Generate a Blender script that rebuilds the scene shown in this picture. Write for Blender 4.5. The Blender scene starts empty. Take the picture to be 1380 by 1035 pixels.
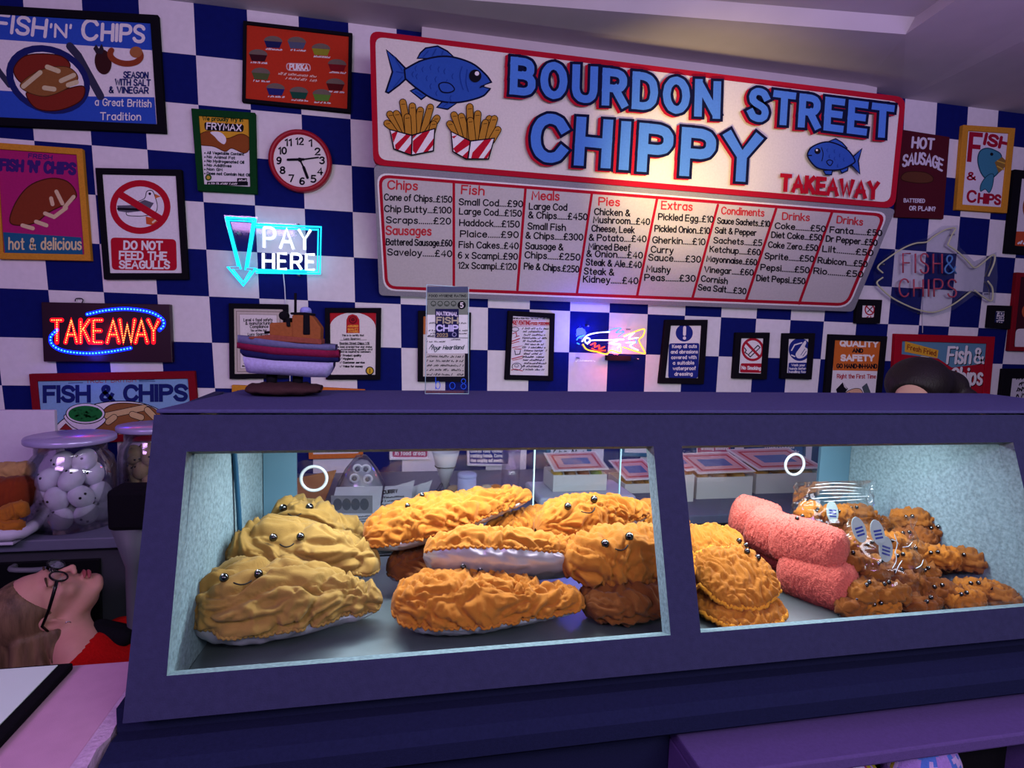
import bpy, bmesh, math, random
import numpy as np
from mathutils import Vector, Matrix
from mathutils.geometry import tessellate_polygon

random.seed(7)
scene = bpy.context.scene
COL = scene.collection

# ------------------------------------------------------------------ camera
# world: x to the right along the chequered wall, y into the wall (wall at y = 0), z up, metres
F_PX = 800.0
CAM = np.array([0.0, -2.7550784, 1.56])
ROT = np.array([[0.9792984318542602, -0.030230791303634208, -0.20015164407254557],
                [0.010652456745677701, 0.995111566027138, -0.09818093666439694],
                [0.20214130338223388, 0.09401633058236729, 0.974833228327163]])   # rows: image right, down, depth in (x, -z, y)
def _w(v): return Vector((v[0], v[2], -v[1]))
_r, _d, _f = _w(ROT[0]), _w(ROT[1]), _w(ROT[2])
cam_data = bpy.data.cameras.new('camera')
cam_data.sensor_fit = 'HORIZONTAL'; cam_data.sensor_width = 36.0
cam_data.lens = F_PX / 1380.0 * 36.0
cam_data.clip_start = 0.02
cam = bpy.data.objects.new('camera', cam_data); COL.objects.link(cam)
M = Matrix.Identity(4)
for i, ax in enumerate((_r, -_d, -_f)):
    for k in range(3): M[k][i] = ax[k]
M.translation = Vector(CAM)
cam.matrix_world = M
scene.camera = cam

def ray(px, py):
    w = ROT.T @ np.array([(px - 690) / F_PX, (py - 517.5) / F_PX, 1.0])
    return np.array([w[0], w[2], -w[1]])
def hit(px, py, p0, n):
    d = ray(px, py); return CAM + d * (np.dot(np.asarray(p0) - CAM, n) / np.dot(d, n))
def onY(px, py, y=0.0): return hit(px, py, (0, y, 0), np.array([0, 1.0, 0]))
def onZ(px, py, z): return hit(px, py, (0, 0, z), np.array([0, 0, 1.0]))

# ------------------------------------------------------------------ view, world and room lights
scene.view_settings.view_transform = 'Standard'
scene.view_settings.look = 'None'
scene.view_settings.gamma = 1.0
scene.view_settings.use_curve_mapping = False
scene.view_settings.exposure = -0.16
try:
    scene.cycles.use_denoising = True
    scene.cycles.max_bounces = 8
    scene.cycles.transparent_max_bounces = 24
    scene.cycles.caustics_reflective = False
    scene.cycles.caustics_refractive = False
    scene.cycles.sample_clamp_indirect = 4.0
except Exception: pass
world = bpy.data.worlds.new('world'); scene.world = world; world.use_nodes = True
world.node_tree.nodes['Background'].inputs[0].default_value = (0.10, 0.09, 0.24, 1)
world.node_tree.nodes['Background'].inputs[1].default_value = 0.5

def area(name, loc, target, size, power, color, size_y=None, spread=None):
    l = bpy.data.lights.new(name, 'AREA'); l.energy = power; l.color = color; l.size = size
    if size_y: l.shape = 'RECTANGLE'; l.size_y = size_y
    if spread: l.spread = math.radians(spread)
    o = bpy.data.objects.new(name, l); COL.objects.link(o)
    o.location = loc
    o.rotation_euler = (Vector(target) - Vector(loc)).to_track_quat('-Z', 'Y').to_euler()
    return o
def spot(name, loc, target, power, color, angle, blend=.8, size=.05):
    l = bpy.data.lights.new(name, 'SPOT'); l.energy = power; l.color = color
    l.spot_size = math.radians(angle); l.spot_blend = blend; l.shadow_soft_size = size
    o = bpy.data.objects.new(name, l); COL.objects.link(o); o.location = loc
    o.rotation_euler = (Vector(target) - Vector(loc)).to_track_quat('-Z', 'Y').to_euler()
    return o
area('shop_light', (1.0, -3.7, 2.35), (1.0, 0, 1.5), 2.0, 38, (0.95, 0.91, 1.0), 0.5)
area('purple_light', (-1.5, -3.6, 2.7), (-0.6, -1.2, 1.2), 1.2, 40, (0.80, 0.44, 1.0), 0.6)
area('cove_light', (2.0, -2.2, 2.45), (1.8, -1.5, 3.4), 1.4, 16, (0.55, 0.32, 1.0), 0.5)
spot('sign_lamp', (0.95, -0.95, 1.95), (1.25, -0.3, 2.28), 50.0, (1.0, 0.74, 0.30), 75, 1.0, .06)

area('wall_fill_light', (0.55, -1.235, 1.335), (0.55, 0, 1.28), 1.7, 3.6, (0.92, 1.0, 0.97), 0.02)  # added fill to whiten the wall behind the case, no fitting there

# ------------------------------------------------------------------ materials
def lin(h):
    h = h.lstrip('#'); c = [int(h[i:i+2], 16) / 255 for i in (0, 2, 4)]
    return tuple(x / 12.92 if x <= .04045 else ((x + .055) / 1.055) ** 2.4 for x in c)
_M = {}
def mat(name, hexc, rough=.85, metal=0.0, var=0.0, vscale=60, bump=0.0, bscale=300, sheen=0.0, emit=0.0, ecol=None, spec=0.3, wave=None, coat=0.0):
    if name in _M: return _M[name]
    m = bpy.data.materials.new(name); m.use_nodes = True
    nt = m.node_tree; b = nt.nodes['Principled BSDF']
    c = lin(hexc) + (1,)
    b.inputs['Base Color'].default_value = c
    b.inputs['Roughness'].default_value = rough
    b.inputs['Metallic'].default_value = metal
    b.inputs['Specular IOR Level'].default_value = spec
    if coat: b.inputs['Coat Weight'].default_value = coat
    if sheen:
        b.inputs['Sheen Weight'].default_value = sheen
        b.inputs['Sheen Roughness'].default_value = .5
    if emit:
        b.inputs['Emission Color'].default_value = (lin(ecol) + (1,)) if ecol else c
        b.inputs['Emission Strength'].default_value = emit
    if var or bump:
        tc = nt.nodes.new('ShaderNodeTexCoord')
        if var:
            n = nt.nodes.new('ShaderNodeTexNoise'); n.inputs['Scale'].default_value = vscale; n.inputs['Detail'].default_value = 4
            nt.links.new(tc.outputs['Object'], n.inputs['Vector'])
            mr = nt.nodes.new('ShaderNodeMapRange')
            mr.inputs['From Min'].default_value = .3; mr.inputs['From Max'].default_value = .7
            mr.inputs['To Min'].default_value = 1 - var; mr.inputs['To Max'].default_value = 1 + var
            nt.links.new(n.outputs['Fac'], mr.inputs['Value'])
            hs = nt.nodes.new('ShaderNodeHueSaturation'); hs.inputs['Color'].default_value = c
            nt.links.new(mr.outputs['Result'], hs.inputs['Value'])
            nt.links.new(hs.outputs['Color'], b.inputs['Base Color'])
        if bump:
            n2 = nt.nodes.new('ShaderNodeTexNoise'); n2.inputs['Scale'].default_value = bscale; n2.inputs['Detail'].default_value = 3
            nt.links.new(tc.outputs['Object'], n2.inputs['Vector'])
            bp = nt.nodes.new('ShaderNodeBump'); bp.inputs['Strength'].default_value = bump; bp.inputs['Distance'].default_value = .004
            nt.links.new(n2.outputs['Fac'], bp.inputs['Height'])
            nt.links.new(bp.outputs['Normal'], b.inputs['Normal'])
    _M[name] = m; return m
def felt(name, hexc, **k):
    a = dict(rough=1.0, var=.10, vscale=180, bump=.25, bscale=500, spec=.05); a.update(k)
    return mat(name, hexc, **a)
def glass_mat(name, tint=(1, 1, 1), refl=.06, rough=.02, fac_max=.5):
    if name in _M: return _M[name]
    m = bpy.data.materials.new(name); m.use_nodes = True; nt = m.node_tree
    nt.nodes.remove(nt.nodes['Principled BSDF'])
    t = nt.nodes.new('ShaderNodeBsdfTransparent'); t.inputs[0].default_value = (*tint, 1)
    g = nt.nodes.new('ShaderNodeBsdfGlossy'); g.inputs['Roughness'].default_value = rough
    fr = nt.nodes.new('ShaderNodeLayerWeight'); fr.inputs[0].default_value = .25
    mr = nt.nodes.new('ShaderNodeMapRange'); mr.inputs['To Min'].default_value = refl; mr.inputs['To Max'].default_value = fac_max
    nt.links.new(fr.outputs['Fresnel'], mr.inputs['Value'])
    mx = nt.nodes.new('ShaderNodeMixShader')
    nt.links.new(mr.outputs['Result'], mx.inputs[0]); nt.links.new(t.outputs[0], mx.inputs[1]); nt.links.new(g.outputs[0], mx.inputs[2])
    nt.links.new(mx.outputs[0], nt.nodes['Material Output'].inputs['Surface'])
    _M[name] = m; return m

# ------------------------------------------------------------------ objects
def tag(o, label=None, cat=None, group=None, kind=None):
    if label: o['label'] = label
    if cat: o['category'] = cat
    if group: o['group'] = group
    if kind: o['kind'] = kind
    return o
def thing(name, loc, label, cat, group=None):
    o = bpy.data.objects.new(name, None); o.empty_display_size = .05; COL.objects.link(o)
    o.location = Vector(loc); return tag(o, label, cat, group)
def copy_tree(o, parent=None):
    c = o.copy(); COL.objects.link(c)
    if parent: c.parent = parent
    for ch in list(o.children): copy_tree(ch, c)
    return c
def origin_of(o):
    v = Vector((0, 0, 0))
    while o is not None: v = v + o.location; o = o.parent
    return v

class MB:
    """collects geometry in world coordinates; build() links it as one mesh object"""
    def __init__(s): s.v = []; s.f = []; s.m = []; s.mats = []; s.sm = []
    def mi(s, m):
        if m not in s.mats: s.mats.append(m)
        return s.mats.index(m)
    def add(s, verts, faces, m, smooth=False):
        b = len(s.v); s.v.extend([tuple(map(float, p)) for p in verts]); k = s.mi(m)
        for f in faces: s.f.append(tuple(b + i for i in f)); s.m.append(k); s.sm.append(smooth)
        return s
    def box(s, lo, hi, m):
        (a, b, c), (d, e, g) = lo, hi
        v = [(a, b, c), (d, b, c), (d, e, c), (a, e, c), (a, b, g), (d, b, g), (d, e, g), (a, e, g)]
        return s.add(v, [(3, 2, 1, 0), (4, 5, 6, 7), (0, 1, 5, 4), (1, 2, 6, 5), (2, 3, 7, 6), (3, 0, 4, 7)], m)
    def hexa(s, v, m):   # 8 corners: lower loop, upper loop
        return s.add(v, [(3, 2, 1, 0), (4, 5, 6, 7), (0, 1, 5, 4), (1, 2, 6, 5), (2, 3, 7, 6), (3, 0, 4, 7)], m)
    def prism(s, prof, x0, x1, m):   # profile in (y, z), extruded along x
        n = len(prof)
        v = [(x0, y, z) for y, z in prof] + [(x1, y, z) for y, z in prof]
        f = [(i, (i + 1) % n, n + (i + 1) % n, n + i) for i in range(n)]
        f += [tuple(range(n))[::-1], tuple(range(n, 2 * n))]
        return s.add(v, f, m)
    def tube(s, pts, r, m, seg=8, closed=False, smooth=True):
        P = [Vector(p) for p in pts]; n = len(P); rings = []
        R = r if hasattr(r, '__len__') else [r] * n
        up = None
        for i in range(n):
            if closed: t = P[(i + 1) % n] - P[i - 1]
            else: t = P[min(i + 1, n - 1)] - P[max(i - 1, 0)]
            t.normalize() if t.length > 1e-9 else None
            if up is None:
                up = t.orthogonal().normalized()
            else:
                up = (up - t * up.dot(t)); up = up.normalized() if up.length > 1e-6 else t.orthogonal().normalized()
            sd = t.cross(up)
            rings.append([P[i] + (up * math.cos(2 * math.pi * k / seg) + sd * math.sin(2 * math.pi * k / seg)) * R[i] for k in range(seg)])
        v = [q for rg in rings for q in rg]; f = []
        for i in range(n if closed else n - 1):
            j = (i + 1) % n
            for k in range(seg): f.append((i * seg + k, i * seg + (k + 1) % seg, j * seg + (k + 1) % seg, j * seg + k))
        if not closed: f += [tuple(range(seg))[::-1], tuple((n - 1) * seg + k for k in range(seg))]
        return s.add(v, f, m, smooth)
    def lathe(s, prof, c, m, seg=32, smooth=True, axis='z'):
        v = []; f = []; n = len(prof)
        for r, z in prof:
            for k in range(seg):
                a = 2 * math.pi * k / seg
                if axis == 'z': v.append((c[0] + r * math.cos(a), c[1] + r * math.sin(a), c[2] + z))
                else: v.append((c[0] + r * math.cos(a), c[1] + z, c[2] + r * math.sin(a)))
        for i in range(n - 1):
            for k in range(seg): f.append((i * seg + k, i * seg + (k + 1) % seg, (i + 1) * seg + (k + 1) % seg, (i + 1) * seg + k))
        if prof[0][0] > 1e-6: f.append(tuple(range(seg))[::-1])
        if prof[-1][0] > 1e-6: f.append(tuple((n - 1) * seg + k for k in range(seg)))
        return s.add(v, f, m, smooth)
    def ball(s, c, r, m, seg=16, rings=10, R=None):
        r = r if hasattr(r, '__len__') else (r, r, r); v = []; f = []
        for i in range(rings + 1):
            ph = math.pi * i / rings
            for k in range(seg):
                a = 2 * math.pi * k / seg
                p = Vector((r[0] * math.sin(ph) * math.cos(a), r[1] * math.sin(ph) * math.sin(a), r[2] * math.cos(ph)))
                if R: p = R @ p
                v.append(tuple(Vector(c) + p))
        for i in range(rings):
            for k in range(seg): f.append((i * seg + k, (i + 1) * seg + k, (i + 1) * seg + (k + 1) % seg, i * seg + (k + 1) % seg))
        return s.add(v, f, m, True)
    def build(s, name, parent=None, bevel=0, bseg=2, origin=None, subsurf=0):
        me = bpy.data.meshes.new(name)
        if origin is None:
            if parent: origin = origin_of(parent)
            else:
                a = np.array(s.v); origin = Vector(((a[:, 0].min() + a[:, 0].max()) / 2, (a[:, 1].min() + a[:, 1].max()) / 2, a[:, 2].min()))
        origin = Vector(origin)
        me.from_pydata([(p[0] - origin.x, p[1] - origin.y, p[2] - origin.z) for p in s.v], [], s.f)
        for m in s.mats: me.materials.append(m)
        me.polygons.foreach_set('material_index', s.m)
        me.polygons.foreach_set('use_smooth', s.sm)
        me.validate(); me.update()
        o = bpy.data.objects.new(name, me); COL.objects.link(o)
        if parent: o.parent = parent
        else: o.location = origin
        if bevel:
            bm = bmesh.new(); bm.from_mesh(me); bmesh.ops.remove_doubles(bm, verts=bm.verts, dist=1e-6); bm.to_mesh(me); bm.free()
            b = o.modifiers.new('bevel', 'BEVEL'); b.width = bevel; b.segments = bseg; b.limit_method = 'ANGLE'; b.angle_limit = .6
        if subsurf:
            q = o.modifiers.new('sub', 'SUBSURF'); q.levels = subsurf; q.render_levels = subsurf
        return o

def spline(pts, n=8, closed=False):
    P = [np.array(p, float) for p in pts]; out = []; N = len(P)
    rng = range(N) if closed else range(N - 1)
    for i in rng:
        p0 = P[i - 1] if (closed or i > 0) else 2 * P[0] - P[1]
        p1 = P[i]; p2 = P[(i + 1) % N]
        p3 = P[(i + 2) % N] if (closed or i + 2 < N) else 2 * P[-1] - P[-2]
        for k in range(n):
            t = k / n
            out.append(.5 * ((2 * p1) + (p2 - p0) * t + (2 * p0 - 5 * p1 + 4 * p2 - p3) * t * t + (3 * p1 - p0 - 3 * p2 + p3) * t ** 3))
    if not closed: out.append(P[-1])
    return out

# gradient noise on arrays of points
_pr = np.random.RandomState(3); _perm = _pr.permutation(256); _perm = np.concatenate([_perm, _perm, _perm])
_g = _pr.normal(size=(256, 3)); _g /= np.linalg.norm(_g, axis=1)[:, None]
def perlin(p):
    p = np.asarray(p, float); i = np.floor(p).astype(int); f = p - i; i &= 255
    u = f * f * f * (f * (f * 6 - 15) + 10); r = 0
    for dx in (0, 1):
        for dy in (0, 1):
            for dz in (0, 1):
                h = _perm[_perm[_perm[i[:, 0] + dx] + i[:, 1] + dy] + i[:, 2] + dz]
                g = _g[h]; d = f - np.array([dx, dy, dz])
                w = (u[:, 0] if dx else 1 - u[:, 0]) * (u[:, 1] if dy else 1 - u[:, 1]) * (u[:, 2] if dz else 1 - u[:, 2])
                r = r + w * (g * d).sum(1)
    return r * 1.6

# ------------------------------------------------------------------ hand lettering: strokes on a 10-unit cap height
_O = "3.75,10 5.6,9.4 7,7.6 7.5,5 7,2.4 5.6,.6 3.75,0 1.9,.6 .5,2.4 0,5 .5,7.6 1.9,9.4 3.75,10"
_C = "7,8 6,9.4 4.5,10 3,10 1.3,9 .3,7.2 0,5 .3,2.8 1.3,1 3,0 4.5,0 6,.6 7,2"
_Pb = "0,0 0,10;0,10 4,10 5.6,9.5 6.5,8.3 6.5,6.5 5.6,5.2 4,4.7 0,4.7"
_bl = "0,4.5 1,6.2 2.5,7 4,6.6 5,5 5.2,3.5 5,2 4,.5 2.5,0 1,.6 0,2.2"
_al = "5,5 4,6.6 2.5,7 1,6.2 0,4.5 0,2.5 1,.7 2.5,0 4,.5 5,2"
FONT = {
 'A': (8, "0,0 4,10 8,0;1.5,3.5 6.5,3.5"), 'B': (6.8, "0,0 0,10;0,10 4,10 5.5,9.5 6.2,8.5 6.2,7 5.5,6 4,5.4 0,5.4;4,5.4 5.8,5 6.8,3.8 6.8,2 5.8,.6 4,0 0,0"),
 'C': (7, _C), 'D': (7, "0,0 0,10;0,10 3,10 5,9.4 6.4,8 7,5 6.4,2 5,.6 3,0 0,0"), 'E': (5.8, "5.8,10 0,10 0,0 5.8,0;0,5.2 5,5.2"),
 'F': (5.8, "5.8,10 0,10 0,0;0,5.2 5,5.2"), 'G': (7, _C + " 7,4.6 4.4,4.6"), 'H': (7, "0,0 0,10;7,0 7,10;0,5 7,5"), 'I': (.2, "0.1,0 0.1,10"),
 'J': (4, "4,10 4,2 3.4,.6 2.2,0 1,.3 0,1.5"), 'K': (6.4, "0,0 0,10;6,10 0,4.5;1.8,6.2 6.4,0"), 'L': (5.5, "0,10 0,0 5.5,0"),
 'M': (8.4, "0,0 .6,10 4.2,3 7.8,10 8.4,0"), 'N': (7, "0,0 0,10;7,0 7,10;.5,9.3 6.5,.7"), 'O': (7.5, _O), 'P': (6.5, _Pb), 'Q': (7.5, _O + ";4.5,2.5 7.2,-.6"),
 'R': (6.8, _Pb + ";3.5,4.7 6.8,0"), 'S': (6.3, "6.2,8.2 5.3,9.5 3.8,10 2.2,10 .8,9.2 .2,7.8 .6,6.4 2,5.5 4.3,4.7 5.8,3.8 6.3,2.5 5.9,1 4.6,.1 2.8,0 1,.5 0,1.9"),
 'T': (7, "0,10 7,10;3.5,10 3.5,0"), 'U': (6.8, "0,10 0,3 .6,1.2 1.9,.2 3.4,0 4.9,.2 6.2,1.2 6.8,3 6.8,10"), 'V': (7.4, "0,10 3.7,0 7.4,10"),
 'W': (10, "0,10 2.4,0 5,8 7.6,0 10,10"), 'X': (7, "0,0 7,10;0,10 7,0"), 'Y': (7.2, "0,10 3.6,5 7.2,10;3.6,5 3.6,0"), 'Z': (6.5, "0,10 6.5,10 0,0 6.5,0"),
 'a': (5, _al + ";5,7 5,0"), 'b': (5.2, _bl + ";0,10.5 0,0"), 'c': (4.6, "4.6,5.7 3.6,6.8 2.4,7 1,6.2 0,4.5 0,2.5 1,.7 2.4,0 3.6,.3 4.6,1.4"),
 'd': (5, _al + ";5,10.5 5,0"), 'e': (5, "0,3.7 5,3.7 4.8,5.4 3.8,6.7 2.5,7 1,6.2 0,4.5 0,2.5 1,.7 2.5,0 3.8,.3 4.8,1.4"),
 'f': (3.4, "3.4,10 2.4,10.4 1.5,9.6 1.3,8 1.3,0;0,6.6 3,6.6"), 'g': (5, _al + ";5,7 5,-1.2 4.2,-2.7 2.6,-3.2 .8,-2.6"), 'h': (5, "0,10.5 0,0;0,4.6 1.2,6.4 2.7,7 4.2,6.4 5,4.8 5,0"),
 'i': (.2, ".1,7 .1,0;.1,9.3 .1,9.9"), 'j': (2, "1.6,7 1.6,-1.6 .9,-2.8 0,-3;1.6,9.3 1.6,9.9"), 'k': (4.8, "0,10.5 0,0;4.4,7 0,3;1.4,4.2 4.8,0"), 'l': (.2, ".1,10.5 .1,0"),
 'm': (8, "0,7 0,0;0,4.6 1,6.5 2.3,7 3.5,6.3 4,4.8 4,0;4,4.8 5,6.5 6.3,7 7.5,6.3 8,4.8 8,0"), 'n': (5, "0,7 0,0;0,4.6 1.2,6.4 2.7,7 4.2,6.4 5,4.8 5,0"),
 'o': (5.2, "2.6,7 4.2,6.4 5.2,4.6 5.2,2.4 4.2,.6 2.6,0 1,.6 0,2.4 0,4.6 1,6.4 2.6,7"), 'p': (5.2, _bl + ";0,7 0,-3.2"), 'q': (5, _al + ";5,7 5,-3.2"),
 'r': (3.4, "0,7 0,0;0,4.4 1,6.3 2.2,7 3.4,6.7"), 's': (4.2, "4,5.9 3.2,6.8 2,7 .8,6.6 .2,5.5 .8,4.3 2.2,3.7 3.6,3.1 4.2,1.9 3.6,.5 2.2,0 .8,.3 0,1.3"),
 't': (3.4, "1.4,9.6 1.4,1.4 2,.2 3.4,.2;0,6.8 3.2,6.8"), 'u': (5, "0,7 0,2 .8,.5 2.2,0 3.8,.6 5,2.4;5,7 5,0"), 'v': (4.8, "0,7 2.4,0 4.8,7"),
 'w': (7, "0,7 1.7,0 3.5,6 5.3,0 7,7"), 'x': (4.6, "0,0 4.6,7;0,7 4.6,0"), 'y': (5, "0,7 2.5,.3;5,7 2.2,-2 1.2,-3 .2,-3"), 'z': (4.6, "0,7 4.6,7 0,0 4.6,0"),
 '0': (5.6, "2.8,10 4.6,9 5.6,6.6 5.6,3.4 4.6,1 2.8,0 1,1 0,3.4 0,6.6 1,9 2.8,10"), '1': (2.2, "0,8 2.2,10 2.2,0"), '2': (5.6, "0,7.6 .6,9.2 2.4,10 4.2,9.6 5.3,8.2 5.1,6.4 3.8,4.4 0,0 5.6,0"),
 '3': (5.4, ".2,8.4 1.4,9.7 3,10 4.6,9.3 5.1,7.8 4.4,6.1 2.4,5.4 4.6,4.8 5.4,3 4.9,1.2 3.4,.1 1.6,.1 0,1.4"), '4': (6, "4.4,0 4.4,10 0,3 6,3"),
 '5': (5.4, "5,10 .8,10 .4,5.6 2.4,6.2 4.4,5.6 5.4,3.8 5.2,1.8 3.8,.3 1.8,0 0,.9"), '6': (5.4, "4.8,9.4 3,10 1.2,8.8 .2,6 0,3 .8,.9 2.7,0 4.6,.9 5.4,3 4.6,5 2.7,5.8 .9,4.9 0,3.4"),
 '7': (5.4, "0,10 5.4,10 2,0"), '8': (5.4, "2.7,5.4 4.6,6.4 5,8 4.2,9.5 2.7,10 1.2,9.5 .4,8 .8,6.4 2.7,5.4 4.8,4.3 5.4,2.6 4.6,.7 2.7,0 .8,.7 0,2.6 .6,4.3 2.7,5.4"),
 '9': (5.4, "5.4,6.6 4.5,5.1 2.7,4.2 .8,5.1 0,7 .8,9.1 2.7,10 4.6,9.1 5.4,7 5.2,4 4.2,1.2 2.4,0 .6,.6"),
 '&': (7, "7,0 1.6,6.6 1.2,8.4 2,9.7 3.2,10 4.4,9.4 4.6,8 3.6,6.4 1,4.4 0,2.6 .6,.8 2.2,0 4,.4 5.6,1.8 6.6,4"), '£': (6, "5.4,8.6 4.4,9.8 3,10 1.8,9 1.6,7 2,4 1.6,1.6 0,0 6,0;0,5 4.4,5"),
 '.': (.3, "0,0 .3,.2"), ',': (.8, ".7,.4 0,-1.6"), "'": (.3, ".2,10 0,7.6"), '-': (3.4, "0,4.4 3.4,4.4"), '?': (5, "0,8 1,9.6 2.6,10 4.4,9.2 5,7.4 4,5.6 2.6,4.4 2.5,3;2.5,.4 2.5,0"),
 '!': (.3, ".1,10 .1,3;.1,.5 .1,0"), '/': (4.4, "0,0 4.4,10"), '+': (4, "2,2.6 2,6.6;0,4.6 4,4.6"), '%': (7, "0,0 7,10;1,9 2,9;5,1 6,1"),
}
def soften(p):
    if len(p) < 4: return p
    cl = math.dist(p[0], p[-1]) < 1e-6; q = p[:-1] if cl else p; n = len(q); out = []
    for i in range(n):
        if not cl and i in (0, n - 1): out.append(q[i]); continue
        a, b, c = q[i - 1], q[i], q[(i + 1) % n]
        u, v = (b[0] - a[0], b[1] - a[1]), (c[0] - b[0], c[1] - b[1]); lu, lv = math.hypot(*u), math.hypot(*v)
        ang = math.acos(max(-1, min(1, (u[0] * v[0] + u[1] * v[1]) / (lu * lv + 1e-9))))
        if ang > 1.05 or ang < .1: out.append(b)
        else: k = min(.3, .9 / max(lu, .01)), min(.3, .9 / max(lv, .01)); out += [lerp(b, a, k[0]), lerp(lerp(b, a, k[0] * .35), lerp(b, c, k[1] * .35), .5), lerp(b, c, k[1])]
    return out + [out[0]] if cl else out
def layout(s, gap=2.6, space=5.0):
    """-> list of strokes (each a list of (x, y)) and the whole advance, in 10-unit lettering space"""
    x = 0; out = []
    for ch in s:
        if ch == ' ': x += space; continue
        w, d = FONT[ch]
        for st in d.split(';'):
            out.append(soften([(x + float(a.split(',')[0]), float(a.split(',')[1])) for a in st.split(' ')]))
        x += w + gap
    return out, max(x - gap, .1)

def ribbon(pts, w, square=False, closed=False):
    """flat stroke outline: verts, faces in 2D"""
    P = [np.array(p, float) for p in pts]
    Q = [P[0]]
    for p in P[1:]:
        if np.linalg.norm(p - Q[-1]) > 1e-6: Q.append(p)
    P = Q
    if len(P) < 2: P = [P[0], P[0] + np.array([w * .3, 0])]
    if len(P) > 2 and np.linalg.norm(P[0] - P[-1]) < 1e-6: closed = True; P = P[:-1]
    h = w / 2; n = len(P)
    if square and not closed:
        d0 = P[0] - P[1]; P[0] = P[0] + d0 / np.linalg.norm(d0) * h
        d1 = P[-1] - P[-2]; P[-1] = P[-1] + d1 / np.linalg.norm(d1) * h
    L = []; Rr = []
    for i in range(n):
        a = P[i] - P[i - 1] if (closed or i > 0) else P[1] - P[0]
        b = P[(i + 1) % n] - P[i] if (closed or i < n - 1) else P[-1] - P[-2]
        a = a / (np.linalg.norm(a) + 1e-12); b = b / (np.linalg.norm(b) + 1e-12)
        na = np.array([-a[1], a[0]]); nb = np.array([-b[1], b[0]])
        m = na + nb; l = np.linalg.norm(m); m = m / l if l > 1e-6 else na
        k = min(1.0 / max(np.dot(m, na), .4), 1.42 if square else 1.35)
        L.append(P[i] + m * h * k); Rr.append(P[i] - m * h * k)
    v = L + Rr; f = []
    for i in range(n if closed else n - 1):
        j = (i + 1) % n; f.append((i, j, n + j, n + i))
    if not closed and not square:
        for end, q in ((0, P[0] - P[1]), (n - 1, P[-1] - P[-2])):
            q = q / (np.linalg.norm(q) + 1e-12); nrm = np.array([-q[1], q[0]])
            b = len(v); v.extend([P[end] + h * (nrm * math.cos(t) + q * math.sin(t)) for t in np.linspace(0, math.pi, 6)])
            f.append(tuple(range(b, b + 6)))
    return v, f

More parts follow.
